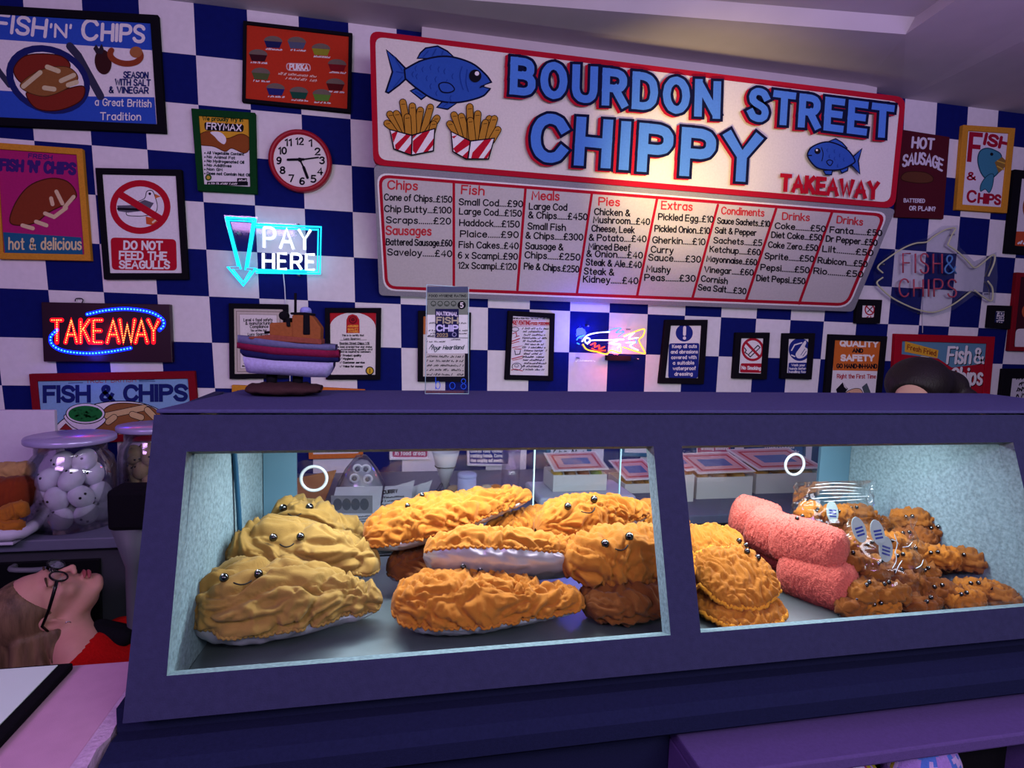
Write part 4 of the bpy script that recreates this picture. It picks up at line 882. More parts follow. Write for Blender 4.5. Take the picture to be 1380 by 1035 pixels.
c.build('artwork', menu)

# ================================================================== the display case
FELT = felt('case_navy_felt', '#343456', var=.08, vscale=90, bscale=420)
LINING = felt('case_grey_felt', '#7b9098', var=.26, vscale=130, bump=.35, bscale=160)
STEEL = mat('tray_steel', '#98a6ac', rough=.36, metal=.85, var=.05, vscale=30)
XL, XR = -.379, 1.455
TF, BF, TB, BB = (-1.69, 1.40), (-1.839, .964), (-1.345, 1.40), (-1.262, .964)     # (y, z) of the side profile
def slope(x, z, off=0.0):
    """a point on the slanted front, off = metres behind its outer face"""
    t = (1.40 - z) / (1.40 - .964); y = TF[0] + (BF[0] - TF[0]) * t
    return (x, y + off * .946, z - off * .324)
def X(px, y, z):
    """x of the point at depth y and height z that stands in the picture column px"""
    u = (px - 690) / F_PX; a = ROT[0] - u * ROT[2]
    return -(a[1] * -(z - CAM[2]) + a[2] * (y - CAM[1])) / a[0]
case = thing('display_case', ((XL + XR) / 2, -1.54, .964), 'navy felt display case with two slanted front windows', 'display case')
xs = [XL, -.325, .498, .557, 1.352, XR]; zs = [1.40, 1.342, 1.021, .964]; TH = .034
mb = MB(); solid = lambda i, j: 0 <= i < 5 and 0 <= j < 3 and not (j == 1 and i in (1, 3))
for i in range(5):
    for j in range(3):
        if not solid(i, j): continue
        a, b, c, d = (xs[i], zs[j + 1]), (xs[i + 1], zs[j + 1]), (xs[i + 1], zs[j]), (xs[i], zs[j])
        f = [slope(*p) for p in (a, b, c, d)]; k = [slope(*p, TH) for p in (a, b, c, d)]
        mb.add(f, [(0, 1, 2, 3)], FELT); mb.add(k, [(3, 2, 1, 0)], LINING)
        for (di, dj, p, q) in ((-1, 0, 3, 0), (1, 0, 1, 2), (0, 1, 0, 1), (0, -1, 2, 3)):
            if not solid(i + di, j + dj):
                inner = 0 <= i + di < 5 and 0 <= j + dj < 3
                mb.add([f[p], k[p], k[q], f[q]], [(0, 1, 2, 3)], LINING if inner else FELT)
mb.build('front_frame', case)
def prof(x0, x1, m, d=0.0, name='side_panel', zt=1.40):
    mb = MB(); mb.prism([(BF[0] + TH + d, .964 + d), (TF[0] + TH + d - .006, zt - d), (TB[0] - d, zt - d), (BB[0] - d, 1.36), (BB[0] - d, .964 + d)], x0, x1, m); return mb.build(name, case)
prof(XL, XL + .02, FELT); prof(XR - .02, XR, FELT)
XI, XJ = XL + .086, XR - .130
def splay(xo, xf, xb):      # felt lining that narrows towards the back
    d = .004; pf = [(BF[0] + TH + d, .964 + d), (TF[0] + TH + d - .006, 1.40 - d), (TB[0] - d, 1.40 - d), (BB[0] - d, 1.36), (BB[0] - d, .964 + d)]
    xi = lambda y: xf + (xb - xf) * min(1, max(0, (y + 1.80) / (1.80 - 1.262))); n = len(pf); mb = MB()
    v = [(xo, y, z) for y, z in pf] + [(xi(y), y, z) for y, z in pf]; f = [(k, (k + 1) % n, n + (k + 1) % n, n + k) for k in range(n)] + [tuple(range(n))[::-1], tuple(range(n, 2 * n))]
    mb.add(v, f, LINING); mb.build('side_lining', case)
splay(XL + .0205, -.330, XI); splay(XR - .0205, 1.358, XJ)
mb = MB(); mb.prism([(TB[0] - .01, 1.3995), (BB[0], 1.3605), (BB[0], 1.352), (TB[0] - .01, 1.379)], XL + .02, XR - .02, FELT); mb.build('rear_chamfer', case)
mb = MB(); sl = [(XL - .002, -1.676), (XR + .30, -1.672), (XR + .30, -1.30), (-.318, -1.362)]; mb.add([(*p, 1.4003) for p in sl] + [(*p, 1.407) for p in sl], [(3, 2, 1, 0), (4, 5, 6, 7), (0, 1, 5, 4), (1, 2, 6, 5), (2, 3, 7, 6), (3, 0, 4, 7)], felt('case_felt_lit', '#4d4a7c')); mb.build('top_slab', case, bevel=.002)  # slab is the same felt coloured lighter, for the glare on top
mb = MB(); mb.box((XI, -1.65, 1.380), (XJ, TB[0] - .012, 1.400), LINING); mb.build('roof_lining', case)
mb = MB(); mb.hexa([(-.327, -1.795, .9655), (1.355, -1.795, .9655), (XJ - .001, -1.275, .9655), (XI + .001, -1.275, .9655), (-.327, -1.795, .978), (1.355, -1.795, .978), (XJ - .001, -1.275, .978), (XI + .001, -1.275, .978)], STEEL); mb.build('tray', case, bevel=.002)
POST = mat('post_blue_grey', '#5f8396', rough=.4)
def back(z, o=0.0): return BB[0] - .012 + o      # y of the glazed back
def leaf(mbx, x0, x1, o, th, m, z0=.979, z1=1.351): mbx.hexa([(x0, back(z0, o), z0), (x1, back(z0, o), z0), (x1, back(z0, o + th), z0), (x0, back(z0, o + th), z0), (x0, back(z1, o), z1), (x1, back(z1, o), z1), (x1, back(z1, o + th), z1), (x0, back(z1, o + th), z1)], m)
for x0, x1 in ((XI + .001, X(400, back(1.24), 1.24)), (X(1105, back(1.24), 1.24), XJ - .001)):
    mb = MB(); leaf(mb, x0, x1, -.006, .010, POST); mb.build('back_post', case)
PANE = glass_mat('pane_glass', (.95, .98, 1.0), .03, .0, .35)
EDGE = mat('glass_edge', '#c8f0f4', rough=.25, spec=.8)
xl, xr, xa, xb = X(400, back(1.24), 1.24), X(1105, back(1.24), 1.24), X(720, back(1.22), 1.22), X(838, back(1.22), 1.22)
for x0, x1, o, e, rp in ((xl, xb, .006, 1, (423, 645)), (xa, xr, -.004, 0, (1071, 626))):
    mb = MB(); leaf(mb, x0, x1, o, .004, PANE); p = mb.build('back_glass', case)
    mb = MB(); xx = x1 if e else x0; leaf(mb, xx - .0016, xx + .0016, o - .0006, .0052, EDGE); mb.build('polished_edge', p)
    zc = onY(*rp, back(1.2))[2]; yc = back(zc, o - .005); c0 = onY(*rp, yc); mb = MB()
    mb.tube([(c0[0] + .030 * math.cos(t), back(c0[2] + .030 * math.sin(t), o - .005), c0[2] + .030 * math.sin(t)) for t in np.linspace(0, 2 * math.pi, 33)[:-1]], .004, mat('white_plastic', '#e8eef0', rough=.4), 8, True); mb.build('finger_ring', p)
FP = glass_mat('front_glass', (.985, .99, 1.0), .0, .03, .10)
for x0, x1 in ((-.325, .498), (.557, 1.352)):
    q = [slope(x0, 1.021, TH + .001), slope(x1, 1.021, TH + .001), slope(x1, 1.342, TH + .001), slope(x0, 1.342, TH + .001)]
    mb = MB(); k = [(a[0], a[1] + .003, a[2] - .001) for a in q]; mb.add(q + k, [(0, 1, 2, 3), (7, 6, 5, 4), (0, 4, 5, 1), (1, 5, 6, 2), (2, 6, 7, 3), (3, 7, 4, 0)], FP); mb.build('front_glass', case)
# light strips under the roof
LEDW = mat('case_led', '#f2fbff', emit=6)
for x0, x1 in ((-.17, .48), (.57, 1.20)):
    mb = MB(); mb.box((x0, -1.545, 1.366), (x1, -1.52, 1.377), LEDW); mb.build('light_strip', case)
    l = area('case_light', ((x0 + x1) / 2, -1.532, 1.362), ((x0 + x1) / 2, -1.53, 1.0), x1 - x0, 6.4, (.82, .95, 1.0), .03)
mb = MB(); cx = -.306
mb.tube(spline([(cx, -1.50, 1.345), (cx + .004, -1.49, 1.25), (cx + .008, -1.485, 1.12), (cx + .004, -1.49, 1.0)], 6), .005, mat('blue_cable', '#1c4a66', rough=.5)); mb.build('cable', case)
mb = MB(); mb.box((cx - .003, -1.52, 1.328), (cx + .012, -1.485, 1.352), BLACKF); mb.build('cable_clip', case)

# counter under the case
DK = felt('counter_navy', '#1e2040', var=.06)
ctr = thing('counter', (.55, -1.75, 0), 'dark navy counter with padded ledge under the display case', 'counter')
mb = MB(); mb.box((-.403, -1.80, 0), (1.75, -1.66, .9635), DK); mb.build('carcass', ctr)
mb = MB(); mb.prism([(-1.80, .925), (-1.83, .93), (-1.866, .922), (-1.878, .905), (-1.876, .875), (-1.862, .862), (-1.80, .86)], -.40, 1.75, felt('ledge_blue', '#1f2244')); mb.build('padded_ledge', ctr)
# purple topped side counter
PUR = felt('lilac_felt', '#c898bc', var=.04, vscale=30, bump=.08)
sc = thing('counter', (-1.0, -1.85, 0), 'lilac topped side counter left of the display case', 'counter')
mb = MB(); mb.box((-1.7, -2.30, .905), (-.43, -1.60, .93), PUR); mb.build('worktop', sc, bevel=.004)
mb = MB(); mb.box((-1.68, -2.28, 0), (-.46, -1.62, .905), DK); mb.build('carcass', sc)
mb = MB(); r = random.Random(5); N = 26; v = []
for i in range(N + 1):
    y = -2.29 + .68 * i / N; v += [(-.431, y, .931), (-.431 + .022 + r.uniform(-.004, .006), y, .929 + r.uniform(-.003, .004)), (-.405 + r.uniform(-.006, .008), y, .905 + r.uniform(-.006, .006)), (-.431, y, .905)]
fc = []
for i in range(N):
    for k in range(4): fc.append((i * 4 + k, i * 4 + (k + 1) % 4, i * 4 + 4 + (k + 1) % 4, i * 4 + 4 + k))
fc += [(3, 2, 1, 0), (N * 4, N * 4 + 1, N * 4 + 2, N * 4 + 3)]
mb.add(v, fc, felt('pale_lilac_felt', '#c9a8cf', bump=.6, bscale=120)); mb.build('frayed_edge', sc)
tb = thing('notice_board', (-.72, -1.72, .9305), 'white sheet on a black board lying on the lilac counter', 'board')
ca, sa = math.cos(.0), 0
mb = MB(); mb.box((-1.0, -1.86, .931), (-.545, -1.618, .945), BLACKF); mb.build('backing', tb, bevel=.004)
mb = MB(); mb.box((-.99, -1.85, .9455), (-.565, -1.628, .947), mat('paper_white', '#dcf0ec', rough=.8)); mb.build('sheet', tb)

# display cabinet below, bottom right
LIL = felt('violet_felt', '#5f4a88', var=.06)
cab = thing('display_cabinet', (1.1, -1.91, .5), 'violet felt cabinet with open front below the ledge', 'cabinet')
x0, x1, y0, y1, z0, z1 = .516, 1.32, -1.93, -1.802, .55, .836
mb = MB(); mb.box((x0, y0, z1 - .024), (x1, y1, z1), LIL); mb.build('top', cab, bevel=.004)
for a in (x0, x1 - .03): mb = MB(); mb.box((a, y0, z0), (a + .03, y1, z1 - .0245), LIL); mb.build('side_panel', cab, bevel=.003)
mb = MB(); mb.box((x0 + .03, y1 - .012, z0), (x1 - .03, y1, z1 - .0245), BLACKF); mb.build('back_panel', cab)
mb = MB(); mb.box((x0 + .03, y0 + .002, z0), (x1 - .03, y1 - .012, .657), BLACKF); mb.build('shelf', cab)
def bauble(px, r, cols, label, seed):
    y = -1.872; z = .6575 + r; x = X(px, y, .78)
    t = thing('plush_ball', (x, y, .6575), label, 'plush ball', 'round plush in the violet cabinet')
    n = 26; v = []; f = []; fm = []
    mbx = MB(); mats = [felt('ball_' + h[1:], h, bump=.5) for h in cols]
    for i in range(n + 1):
        for k in range(n * 2):
            ph = math.pi * i / n; a = math.pi * k / n; p = np.array([math.sin(ph) * math.cos(a), math.sin(ph) * math.sin(a), math.cos(ph)])
            v.append((x + r * p[0], y + min(r, .055) * p[1], z + r * p[2]))
    q = np.array([[math.sin(math.pi * (i + .5) / n) * math.cos(math.pi * (k + .5) / n), math.sin(math.pi * (i + .5) / n) * math.sin(math.pi * (k + .5) / n), math.cos(math.pi * (i + .5) / n)] for i in range(n) for k in range(2 * n)])
    nz = perlin(q * 1.7 + seed * 7.3)
    for i in range(n):
        for k in range(2 * n):
            w = nz[i * 2 * n + k]; m = 0 if w < .02 else (1 if w < .2 else 2 if w < .36 else 3 % len(mats))
            mbx.mi(mats[min(m, len(mats) - 1)])
            fm.append(min(m, len(mats) - 1)); f.append((i * 2 * n + k, (i + 1) * 2 * n + k, (i + 1) * 2 * n + (k + 1) % (2 * n), i * 2 * n + (k + 1) % (2 * n)))
    for m in mats: mbx.mi(m)
    mbx.v = v; mbx.f = f; mbx.m = [mbx.mats.index(mats[i]) for i in fm]; mbx.sm = [True] * len(f)
    mbx.build('body', t)
bauble(1245, .077, ('#a07ad0', '#5070d0', '#c0a0e0', '#a08a30'), 'largest lilac and blue plush ball in the violet cabinet', 1)
bauble(1138, .072, ('#a07ad0', '#9a8a2c', '#8a3060', '#c0b0e0'), 'lilac, olive and plum plush ball, middle of the violet cabinet', 2)
bauble(1035, .063, ('#8a7a5a', '#9a8a3c', '#6a4a8a', '#b0a0c0'), 'drab olive plush ball, leftmost in the violet cabinet', 3)

# ================================================================== plush takeaway food
def fuzz(name, hexc, **k):
    a = dict(rough=.95, var=.07, vscale=60, bump=.35, bscale=700, sheen=.08, spec=.1); a.update(k); return mat(name, hexc, **a)
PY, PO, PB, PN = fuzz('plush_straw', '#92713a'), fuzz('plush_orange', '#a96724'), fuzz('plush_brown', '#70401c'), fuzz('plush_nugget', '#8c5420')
PINK = fuzz('plush_pink', '#c25c50', bump=1.0, bscale=260, var=.14, vscale=220)
SILV = mat('satin_silver', '#b9b4bc', rough=.34, metal=.55, var=.05, vscale=20)
EYE = mat('eye_black', '#050507', rough=.08, spec=.8); GLINT = mat('eye_glint', '#f2f4f6', rough=.4); MOUTH = mat('stitch_black', '#120c0c', rough=.8)

def fold_noise(p, f, seed, stretch=(1, 1, 1)):
    q = p * np.array(stretch) * f + seed * 13.7
    w = np.stack([perlin(q * .55 + 5.1), perlin(q * .55 + 9.4), perlin(q * .55 + 17.2)], 1) * 1.5
    a = np.abs(perlin(q + w * 1.1)); b = np.abs(perlin(q * 2.05 + w * 1.4 + 31.0))
    puff = np.minimum(a * 2.6, 1) ** .7; ridge = np.clip(1 - np.abs(perlin(q * 1.5 + w * 1.6 + 50)) * 3.0, 0, 1) ** 1.4
    return puff * .62 + ridge * .22 + np.minimum(b * 2.6, 1) ** .7 * .24      # creases, puffs and gathered ridges

def shape_fish(t):     # blunt head, tapering to a stubby tail
    a = np.clip(t / .28, 0, 1); head = np.sqrt(np.clip(1 - (1 - a) ** 2.2, 0, 1))
    tail = np.clip((t - .40) / .60, 0, 1); b = 1 - .74 * tail ** 1.15
    end = np.sqrt(np.clip(1 - np.clip((t - .93) / .07, 0, 1) ** 2, 0, 1))
    return head * b * end
def shape_blob(t): return np.clip(1 - np.abs(2 * t - 1) ** 2.6, 0, 1) ** .5
def shape_sausage(t):
    a = np.clip(np.minimum(t, 1 - t) / .17, 0, 1); return np.sqrt(np.clip(1 - (1 - a) ** 2, 0, 1)) * (1 + .10 * np.sin(t * math.pi))
def plush(name, label, cat, head, tail, W, H, m, shape=shape_fish, roll=0.0, amp=.009, freq=26, seed=0, belly=None, seam=0.0, flat=.75, eyes=None, eye_r=.0075, mouth=True, group=None, nu=110, nv=80, bend=0.0, sag=0.0, stretch=(.75, 1, 1), frill=None, upv=(0, 0, 1)):
    A, B = np.array(head, float), np.array(tail, float); ax = B - A; Ln = np.linalg.norm(ax); ax /= Ln
    U = np.array(upv, float); sd = np.cross(U, ax); sd /= np.linalg.norm(sd); U = np.cross(ax, sd)
    c, s_ = math.cos(math.radians(roll)), math.sin(math.radians(roll)); sd, U = sd * c + U * s_, U * c - sd * s_
    def surf(t, th, bump=True):
        r = shape(t); cs, sn = np.cos(th), np.sin(th)
        y = W * r * np.sign(cs) * np.abs(cs) ** .85
        hz = np.where(sn < 0, flat, 1.0) * H * np.maximum(r, 0) ** .85
        z = hz * np.sign(sn) * np.abs(sn) ** .85
        q = np.stack([t * Ln, y, z], 1)
        if bump:
            n = np.stack([0 * y, y / (W * W), z / (H * H)], 1); n[:, 0] = (t - .35) * 1.5 / Ln * .2; n /= np.linalg.norm(n, axis=1)[:, None] + 1e-9
            d = fold_noise(q, freq, seed, stretch) * amp * 2.6 - amp * 1.3
            k = np.clip((sn + .55) / .5, .25, 1) if belly is not None else 1.0
            q = q + n * (d * np.clip(r * 2.2, .25, 1) * k)[:, None]
        off = bend * 4 * t * (1 - t); lift = sag * 4 * t * (1 - t)
        return A + np.outer(q[:, 0], ax) + np.outer(q[:, 1] + off, sd) + np.outer(q[:, 2] + lift, U)
    def patch(t0, t1, n1, a0, a1, n2, m, wrap, bump=True, sc=1.0):
        t = np.linspace(t0, t1, n1); th = np.linspace(a0, a1, n2, endpoint=not wrap)
        T, Q = np.meshgrid(t, th, indexing='ij'); P = surf(T.ravel(), Q.ravel(), bump)
        f = []
        for i in range(n1 - 1):
            for k in range(n2 if wrap else n2 - 1):
                k2 = (k + 1) % n2; f.append((i * n2 + k, (i + 1) * n2 + k, (i + 1) * n2 + k2, i * n2 + k2))
        return P, f
    lo = A + ax * Ln * .4 - U * H * flat
    root = thing(name, lo, label, cat, group)
    tt = (.0015, .9985)
    mb = MB()
    if belly is None:
        P, f = patch(*tt, nu, 0, 2 * math.pi, nv, m, True)
        nn = nv; f += [tuple(range(nn)), tuple((nu - 1) * nn + k for k in range(nn))[::-1]]
        mb.add(P, f, m, True); mb.build('body', root)
    else:
        g = math.radians(seam)
        P, f = patch(*tt, nu, -g, math.pi + g, nv, m, False); mb.add(P, f, m, True); body = mb.build('batter', root)
        P, f = patch(*tt, nu // 2, math.pi + g, 2 * math.pi - g, 26, belly, False); 
        mb = MB(); mb.add(P, f, belly, True); mb.build('belly', root)
        mb = MB(); 
        for sgn in (0, 1):
            tl = np.linspace(.01, .99, 130); a = np.full_like(tl, -g if sgn == 0 else math.pi + g)
            pth = surf(tl, a); wv = np.sin(np.arange(130) * 1.9 + seed) * .0022
            pth = pth + np.outer(wv, U); mb.tube(pth, .0032, m, 6)
        mb.build('seam_frill', root)
    def point(t, deg):
        e = 1e-3; t_ = np.array([t, t + e, t]); a = np.radians([deg, deg, deg + .5]); p = surf(t_, a, False)
        n = np.cross(p[1] - p[0], p[2] - p[0]); n /= np.linalg.norm(n); pr_ = surf(t_[:1], a[:1])[0]
        if np.dot(n, p[0] - (A + ax * Ln * t)) < 0: n = -n
        return p[0] + n * max(np.dot(pr_ - p[0], n), 0), n
    if eyes:
        pp = []
        for t, dg in eyes:
            p, n = point(t, dg); pp.append((p, n)); mbx = MB(); mbx.ball(p + n * eye_r * .25, eye_r, EYE, 14, 9); eo = mbx.build('eye', root)
            g0 = p + n * eye_r * .25; dv = n * .6 + np.array([-.25, -.35, .75]); dv /= np.linalg.norm(dv)
            mbx = MB(); mbx.ball(g0 + dv * eye_r * .92, eye_r * .24, GLINT, 8, 6); mbx.build('glint', eo)
        if mouth and len(pp) == 2:
            (p1, n1), (p2, n2) = pp; mid = (p1 + p2) / 2; n = (n1 + n2) / 2; d = (p2 - p1); w = np.linalg.norm(d); d /= w
            dn = np.cross(d, n); dn /= np.linalg.norm(dn)
            if dn[2] > 0: dn = -dn
            mbx = MB(); mbx.tube([mid + d * w * .26 * s + dn * (w * .34 + w * .14 * (1 - s * s)) + n * (amp * .25 + .0015) for s in np.linspace(-1, 1, 9)], .0013, MOUTH, 6); mbx.build('mouth', root)
    if frill:
        mbx = MB(); tl = np.linspace(.004, .996, 120)
        for sgn in (0, math.pi):
            pth = surf(tl, np.full_like(tl, sgn)); wv = np.sin(np.arange(120) * 1.7 + seed) * .0028
            mbx.tube(pth + np.outer(wv, U), .0045, frill, 6)
        mbx.build('frilled_edge', root)
    return root
DY, DZ = -.022, -.022
def P3(px, y, z): y += DY; z += DZ; return np.array((X(px, y, z), y, z))

GS, GO = 'straw yellow plush fish on the left of the case', 'orange battered plush fish in the middle of the case'
plush('plush_fish', 'straw yellow plush fish lying frontmost of the left pile', 'plush fish', P3(258, -1.63, 1.066), P3(514, -1.60, 1.045), .078, .072, PY, amp=.0125, freq=17, stretch=(.6, 1.1, 1), seed=1, belly=SILV, seam=12, eyes=[(.18, 118), (.33, 108)], eye_r=.008, group=GS, sag=.004)
plush('plush_fish', 'straw yellow plush fish in the middle of the left pile, smiling', 'plush fish', P3(302, -1.50, 1.10), P3(513, -1.485, 1.07), .07, .075, PY, amp=.0125, freq=17, stretch=(.6, 1.1, 1), seed=2, belly=SILV, seam=12, eyes=[(.30, 128), (.46, 124)], eye_r=.008, group=GS, sag=.01)
plush('plush_fish', 'straw yellow plush fish at the back of the left pile', 'plush fish', P3(352, -1.365, 1.115), P3(508, -1.365, 1.05), .06, .078, PY, amp=.0125, freq=17, stretch=(.6, 1.1, 1), seed=3, belly=SILV, seam=12, eyes=[(.14, 118), (.34, 116)], eye_r=.009, group=GS, sag=.012)
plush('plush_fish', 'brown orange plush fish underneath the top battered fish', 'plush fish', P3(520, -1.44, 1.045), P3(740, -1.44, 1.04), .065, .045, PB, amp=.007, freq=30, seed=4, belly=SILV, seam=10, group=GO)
plush('plush_fish', 'orange plush fish with its tail raised high at the back', 'plush fish', P3(490, -1.45, 1.118), P3(716, -1.39, 1.190), .065, .052, PO, amp=.0075, freq=30, seed=5, belly=SILV, seam=8, eyes=[(.26, 100), (.36, 80)], eye_r=.006, mouth=False, group=GO)
plush('plush_fish', 'orange plush fish showing its shiny silver belly', 'plush fish', P3(570, -1.545, 1.115), P3(850, -1.56, 1.085), .075, .05, PO, roll=-38, amp=.0075, freq=30, seed=6, belly=SILV, seam=4, flat=.95, group=GO)
plush('plush_fish', 'orange plush fish lying frontmost on the steel tray', 'plush fish', P3(527, -1.625, 1.048), P3(788, -1.655, 1.045), .072, .057, PO, amp=.0085, freq=30, seed=7, belly=SILV, seam=9, eyes=[(.36, 78), (.45, 72)], eye_r=.006, mouth=False, group=GO)
plush('plush_fish', 'orange plush fish half hidden behind the silver bellied one', 'plush fish', P3(770, -1.40, 1.11), P3(650, -1.40, 1.105), .055, .045, PO, amp=.0075, freq=30, seed=8, group=GO)
plush('plush_fish', 'smiling orange plush fish with tail pointing right', 'plush fish', P3(722, -1.475, 1.125), P3(875, -1.43, 1.155), .06, .062, PO, amp=.0075, freq=30, seed=9, belly=SILV, seam=10, eyes=[(.22, 122), (.46, 110)], eye_r=.0085, group=GO)
plush('plush_fish', 'orange plush fish end beside the window post', 'plush fish', P3(925, -1.37, 1.10), P3(828, -1.36, 1.115), .055, .05, PO, amp=.0075, freq=30, seed=10, group=GO)
plush('plush_fish', 'orange plush fish facing the window on top of a darker one', 'plush fish', P3(757, -1.60, 1.105), P3(925, -1.585, 1.105), .07, .062, PO, amp=.0085, freq=27, seed=11, eyes=[(.26, 128), (.44, 122)], eye_r=.009, group=GO, shape=shape_blob)
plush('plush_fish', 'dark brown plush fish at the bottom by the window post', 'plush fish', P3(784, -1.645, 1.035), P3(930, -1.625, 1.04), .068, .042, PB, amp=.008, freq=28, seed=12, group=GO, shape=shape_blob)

DY, DZ = -.045, -.022
GC = 'plush fishcakes in the right window'
def cake(label, px, y, z, R, tilt, m, seed, eyes, mouth=True):
    c = P3(px, y, z); ax = np.array([R, 0, 0]); U = np.array([0, -math.sin(math.radians(tilt)), math.cos(math.radians(tilt))])
    return plush('plush_fishcake', label, 'plush fishcake', c - ax, c + ax, R * .82, .022, m, shape=shape_blob, amp=.0058, freq=34, seed=seed, eyes=eyes, eye_r=.0065, mouth=mouth, group=GC, frill=fuzz('frill_gold', '#d8902c'), flat=1.0, upv=U, stretch=(1, 1, .4), nu=96, nv=96)
cake('small golden plush fishcake at the back left of the right window', 964, -1.47, 1.085, .075, 24, PO, 21, [(.83, 100), (.93, 120)], False)
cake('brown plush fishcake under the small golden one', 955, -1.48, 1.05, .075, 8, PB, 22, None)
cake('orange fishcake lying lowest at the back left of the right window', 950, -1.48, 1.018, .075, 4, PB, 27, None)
cake('large golden plush fishcake tilted to the front with scalloped edge', 992, -1.625, 1.075, .088, 30, PO, 23, [(.72, 55), (.84, 62)], False)
cake('flat orange plush fishcake under the large tilted one', 994, -1.64, 1.02, .092, 6, PO, 24, None)
GP = 'pink plush sausages in the right window'
for lab, a, b, r, sd_, ey in (('pink plush sausage lying lowest in front', (1052, -1.52, 1.045), (1154, -1.665, 1.043), .05, 31, None),
                          ('pink plush sausage with two eyes on top in front', (1040, -1.49, 1.115), (1142, -1.63, 1.105), .05, 32, [(.34, 100), (.34, 74)]),
                          ('pink plush sausage in the middle of the sausage pile', (1008, -1.40, 1.11), (1075, -1.50, 1.09), .05, 33, None),
                          ('pink plush sausage at the back of the sausage pile', (985, -1.33, 1.115), (1052, -1.42, 1.10), .05, 34, None),
                          ('pink plush sausage hidden lowest at the back', (1000, -1.35, 1.045), (1085, -1.47, 1.045), .048, 35, None)):
    plush('plush_sausage', lab, 'plush sausage', P3(*a), P3(*b), r, r, PINK, shape=shape_sausage, amp=.0022, freq=150, seed=sd_, flat=1.0, eyes=ey, eye_r=.005, mouth=False, group=GP, stretch=(1, 1, 1), nu=120, nv=90)

# nuggets: loose and bagged
def nugget(seed, m, L=.075, R=.021):
    n = plush('plush_nugget', 'brown orange plush nugget with bead eyes', 'plush nugget', (-L / 2, 0, 0), (L / 2, 0, 0), R, R * .85, m, shape=shape_blob, amp=.005, freq=52, seed=seed, flat=.9, eyes=[(.30, 118), (.44, 112)], eye_r=.0036, mouth=False, nu=44, nv=36)
    for ch in n.children:
        pass
    return n
protos = [nugget(41, PN), nugget(42, PO), nugget(43, fuzz('plush_toast', '#7c461c'))]
base_loc = [Vector(p.location) for p in protos]
used = [False] * 3
def put_nugget(k, px, y, z, rz, rx, label, group, s=1.0):
    o = protos[k] if not used[k] else copy_tree(protos[k]); used[k] = True
    o.rotation_euler = (rx, 0, rz); o.scale = (s, s, s)
    d = o.rotation_euler.to_matrix() @ (Vector((0, 0, 0)) - base_loc[k]) * s
    o.location = Vector(P3(px, y, z)) - d
    o['label'] = label; o['group'] = group
rn = random.Random(11)
LN = 'orange plush nugget in the loose heap by the right wall of the case'
for k, (px, y, z, rz, rx) in enumerate(((1228, -1.47, 1.125, -.5, .5), (1262, -1.50, 1.105, -.5, .5), (1292, -1.48, 1.105, -.4, .4), (1262, -1.585, 1.075, -.5, .4), (1300, -1.60, 1.07, -.7, .4), (1318, -1.54, 1.07, -.6, .5), (1345, -1.53, 1.035, -.5, .3), (1374, -1.52, 1.035, -1.2, .3), (1230, -1.56, 1.075, -.3, .3), (1240, -1.60, 1.045, .2, .3), (1285, -1.55, 1.04, -.9, .3), (1340, -1.60, 1.02, -.2, .2), (1295, -1.68, 1.018, -.1, .2), (1340, -1.68, 1.018, -1.0, .2), (1242, -1.69, 1.018, .3, .2), (1232, -1.50, 1.09, -1.0, .5), (1275, -1.47, 1.085, .3, .4), (1310, -1.47, 1.075, -.9, .5), (1218, -1.65, 1.03, -.3, .2), (1268, -1.66, 1.025, -.5, .2), (1318, -1.66, 1.025, -.6, .2), (1365, -1.62, 1.022, -.9, .2), (1250, -1.42, 1.09, -.4, .4), (1285, -1.42, 1.06, -.3, .3), (1330, -1.44, 1.03, -.4, .3), (1210, -1.47, 1.06, .2, .2), (1260, -1.52, 1.04, .1, .1), (1310, -1.53, 1.03, -.2, .1))):
    put_nugget((k * 2 + k // 3) % 3, px, y, z, rz, rx, LN, 'loose plush nuggets in the right window', 1.3)
LB1, LB2 = 'plush nugget inside the back cellophane bag', 'plush nugget inside the front cellophane bag'
for px, y, z in ((1090, -1.40, 1.13), (1125, -1.41, 1.125), (1155, -1.40, 1.12), (1105, -1.42, 1.085), (1150, -1.42, 1.08), (1180, -1.41, 1.09), (1110, -1.41, 1.035), (1160, -1.42, 1.035), (1195, -1.41, 1.035)):
    put_nugget(rn.randrange(3), px, y, z, rn.uniform(-.8, .8), rn.uniform(-.4, .6), LB1, 'nuggets in the back bag', 1.25)
for px, y, z in ((1165, -1.575, 1.105), (1195, -1.57, 1.105), (1150, -1.62, 1.085), (1180, -1.63, 1.075), (1212, -1.61, 1.08), (1165, -1.67, 1.045), (1198, -1.68, 1.04), (1150, -1.67, 1.02), (1180, -1.68, 1.02), (1218, -1.65, 1.05), (1160, -1.60, 1.05), (1200, -1.60, 1.04)):
    put_nugget(rn.randrange(3), px, y, z, rn.uniform(-.8, .8), rn.uniform(-.4, .6), LB2, 'nuggets in the front bag', 1.3)
FILM = glass_mat('cellophane', (.99, .995, 1.0), .06, .13, .45)
STK, STB = mat('sticker_white', '#9fb0ae', rough=.6), mat('sticker_print', '#2c3c8a', rough=.6)
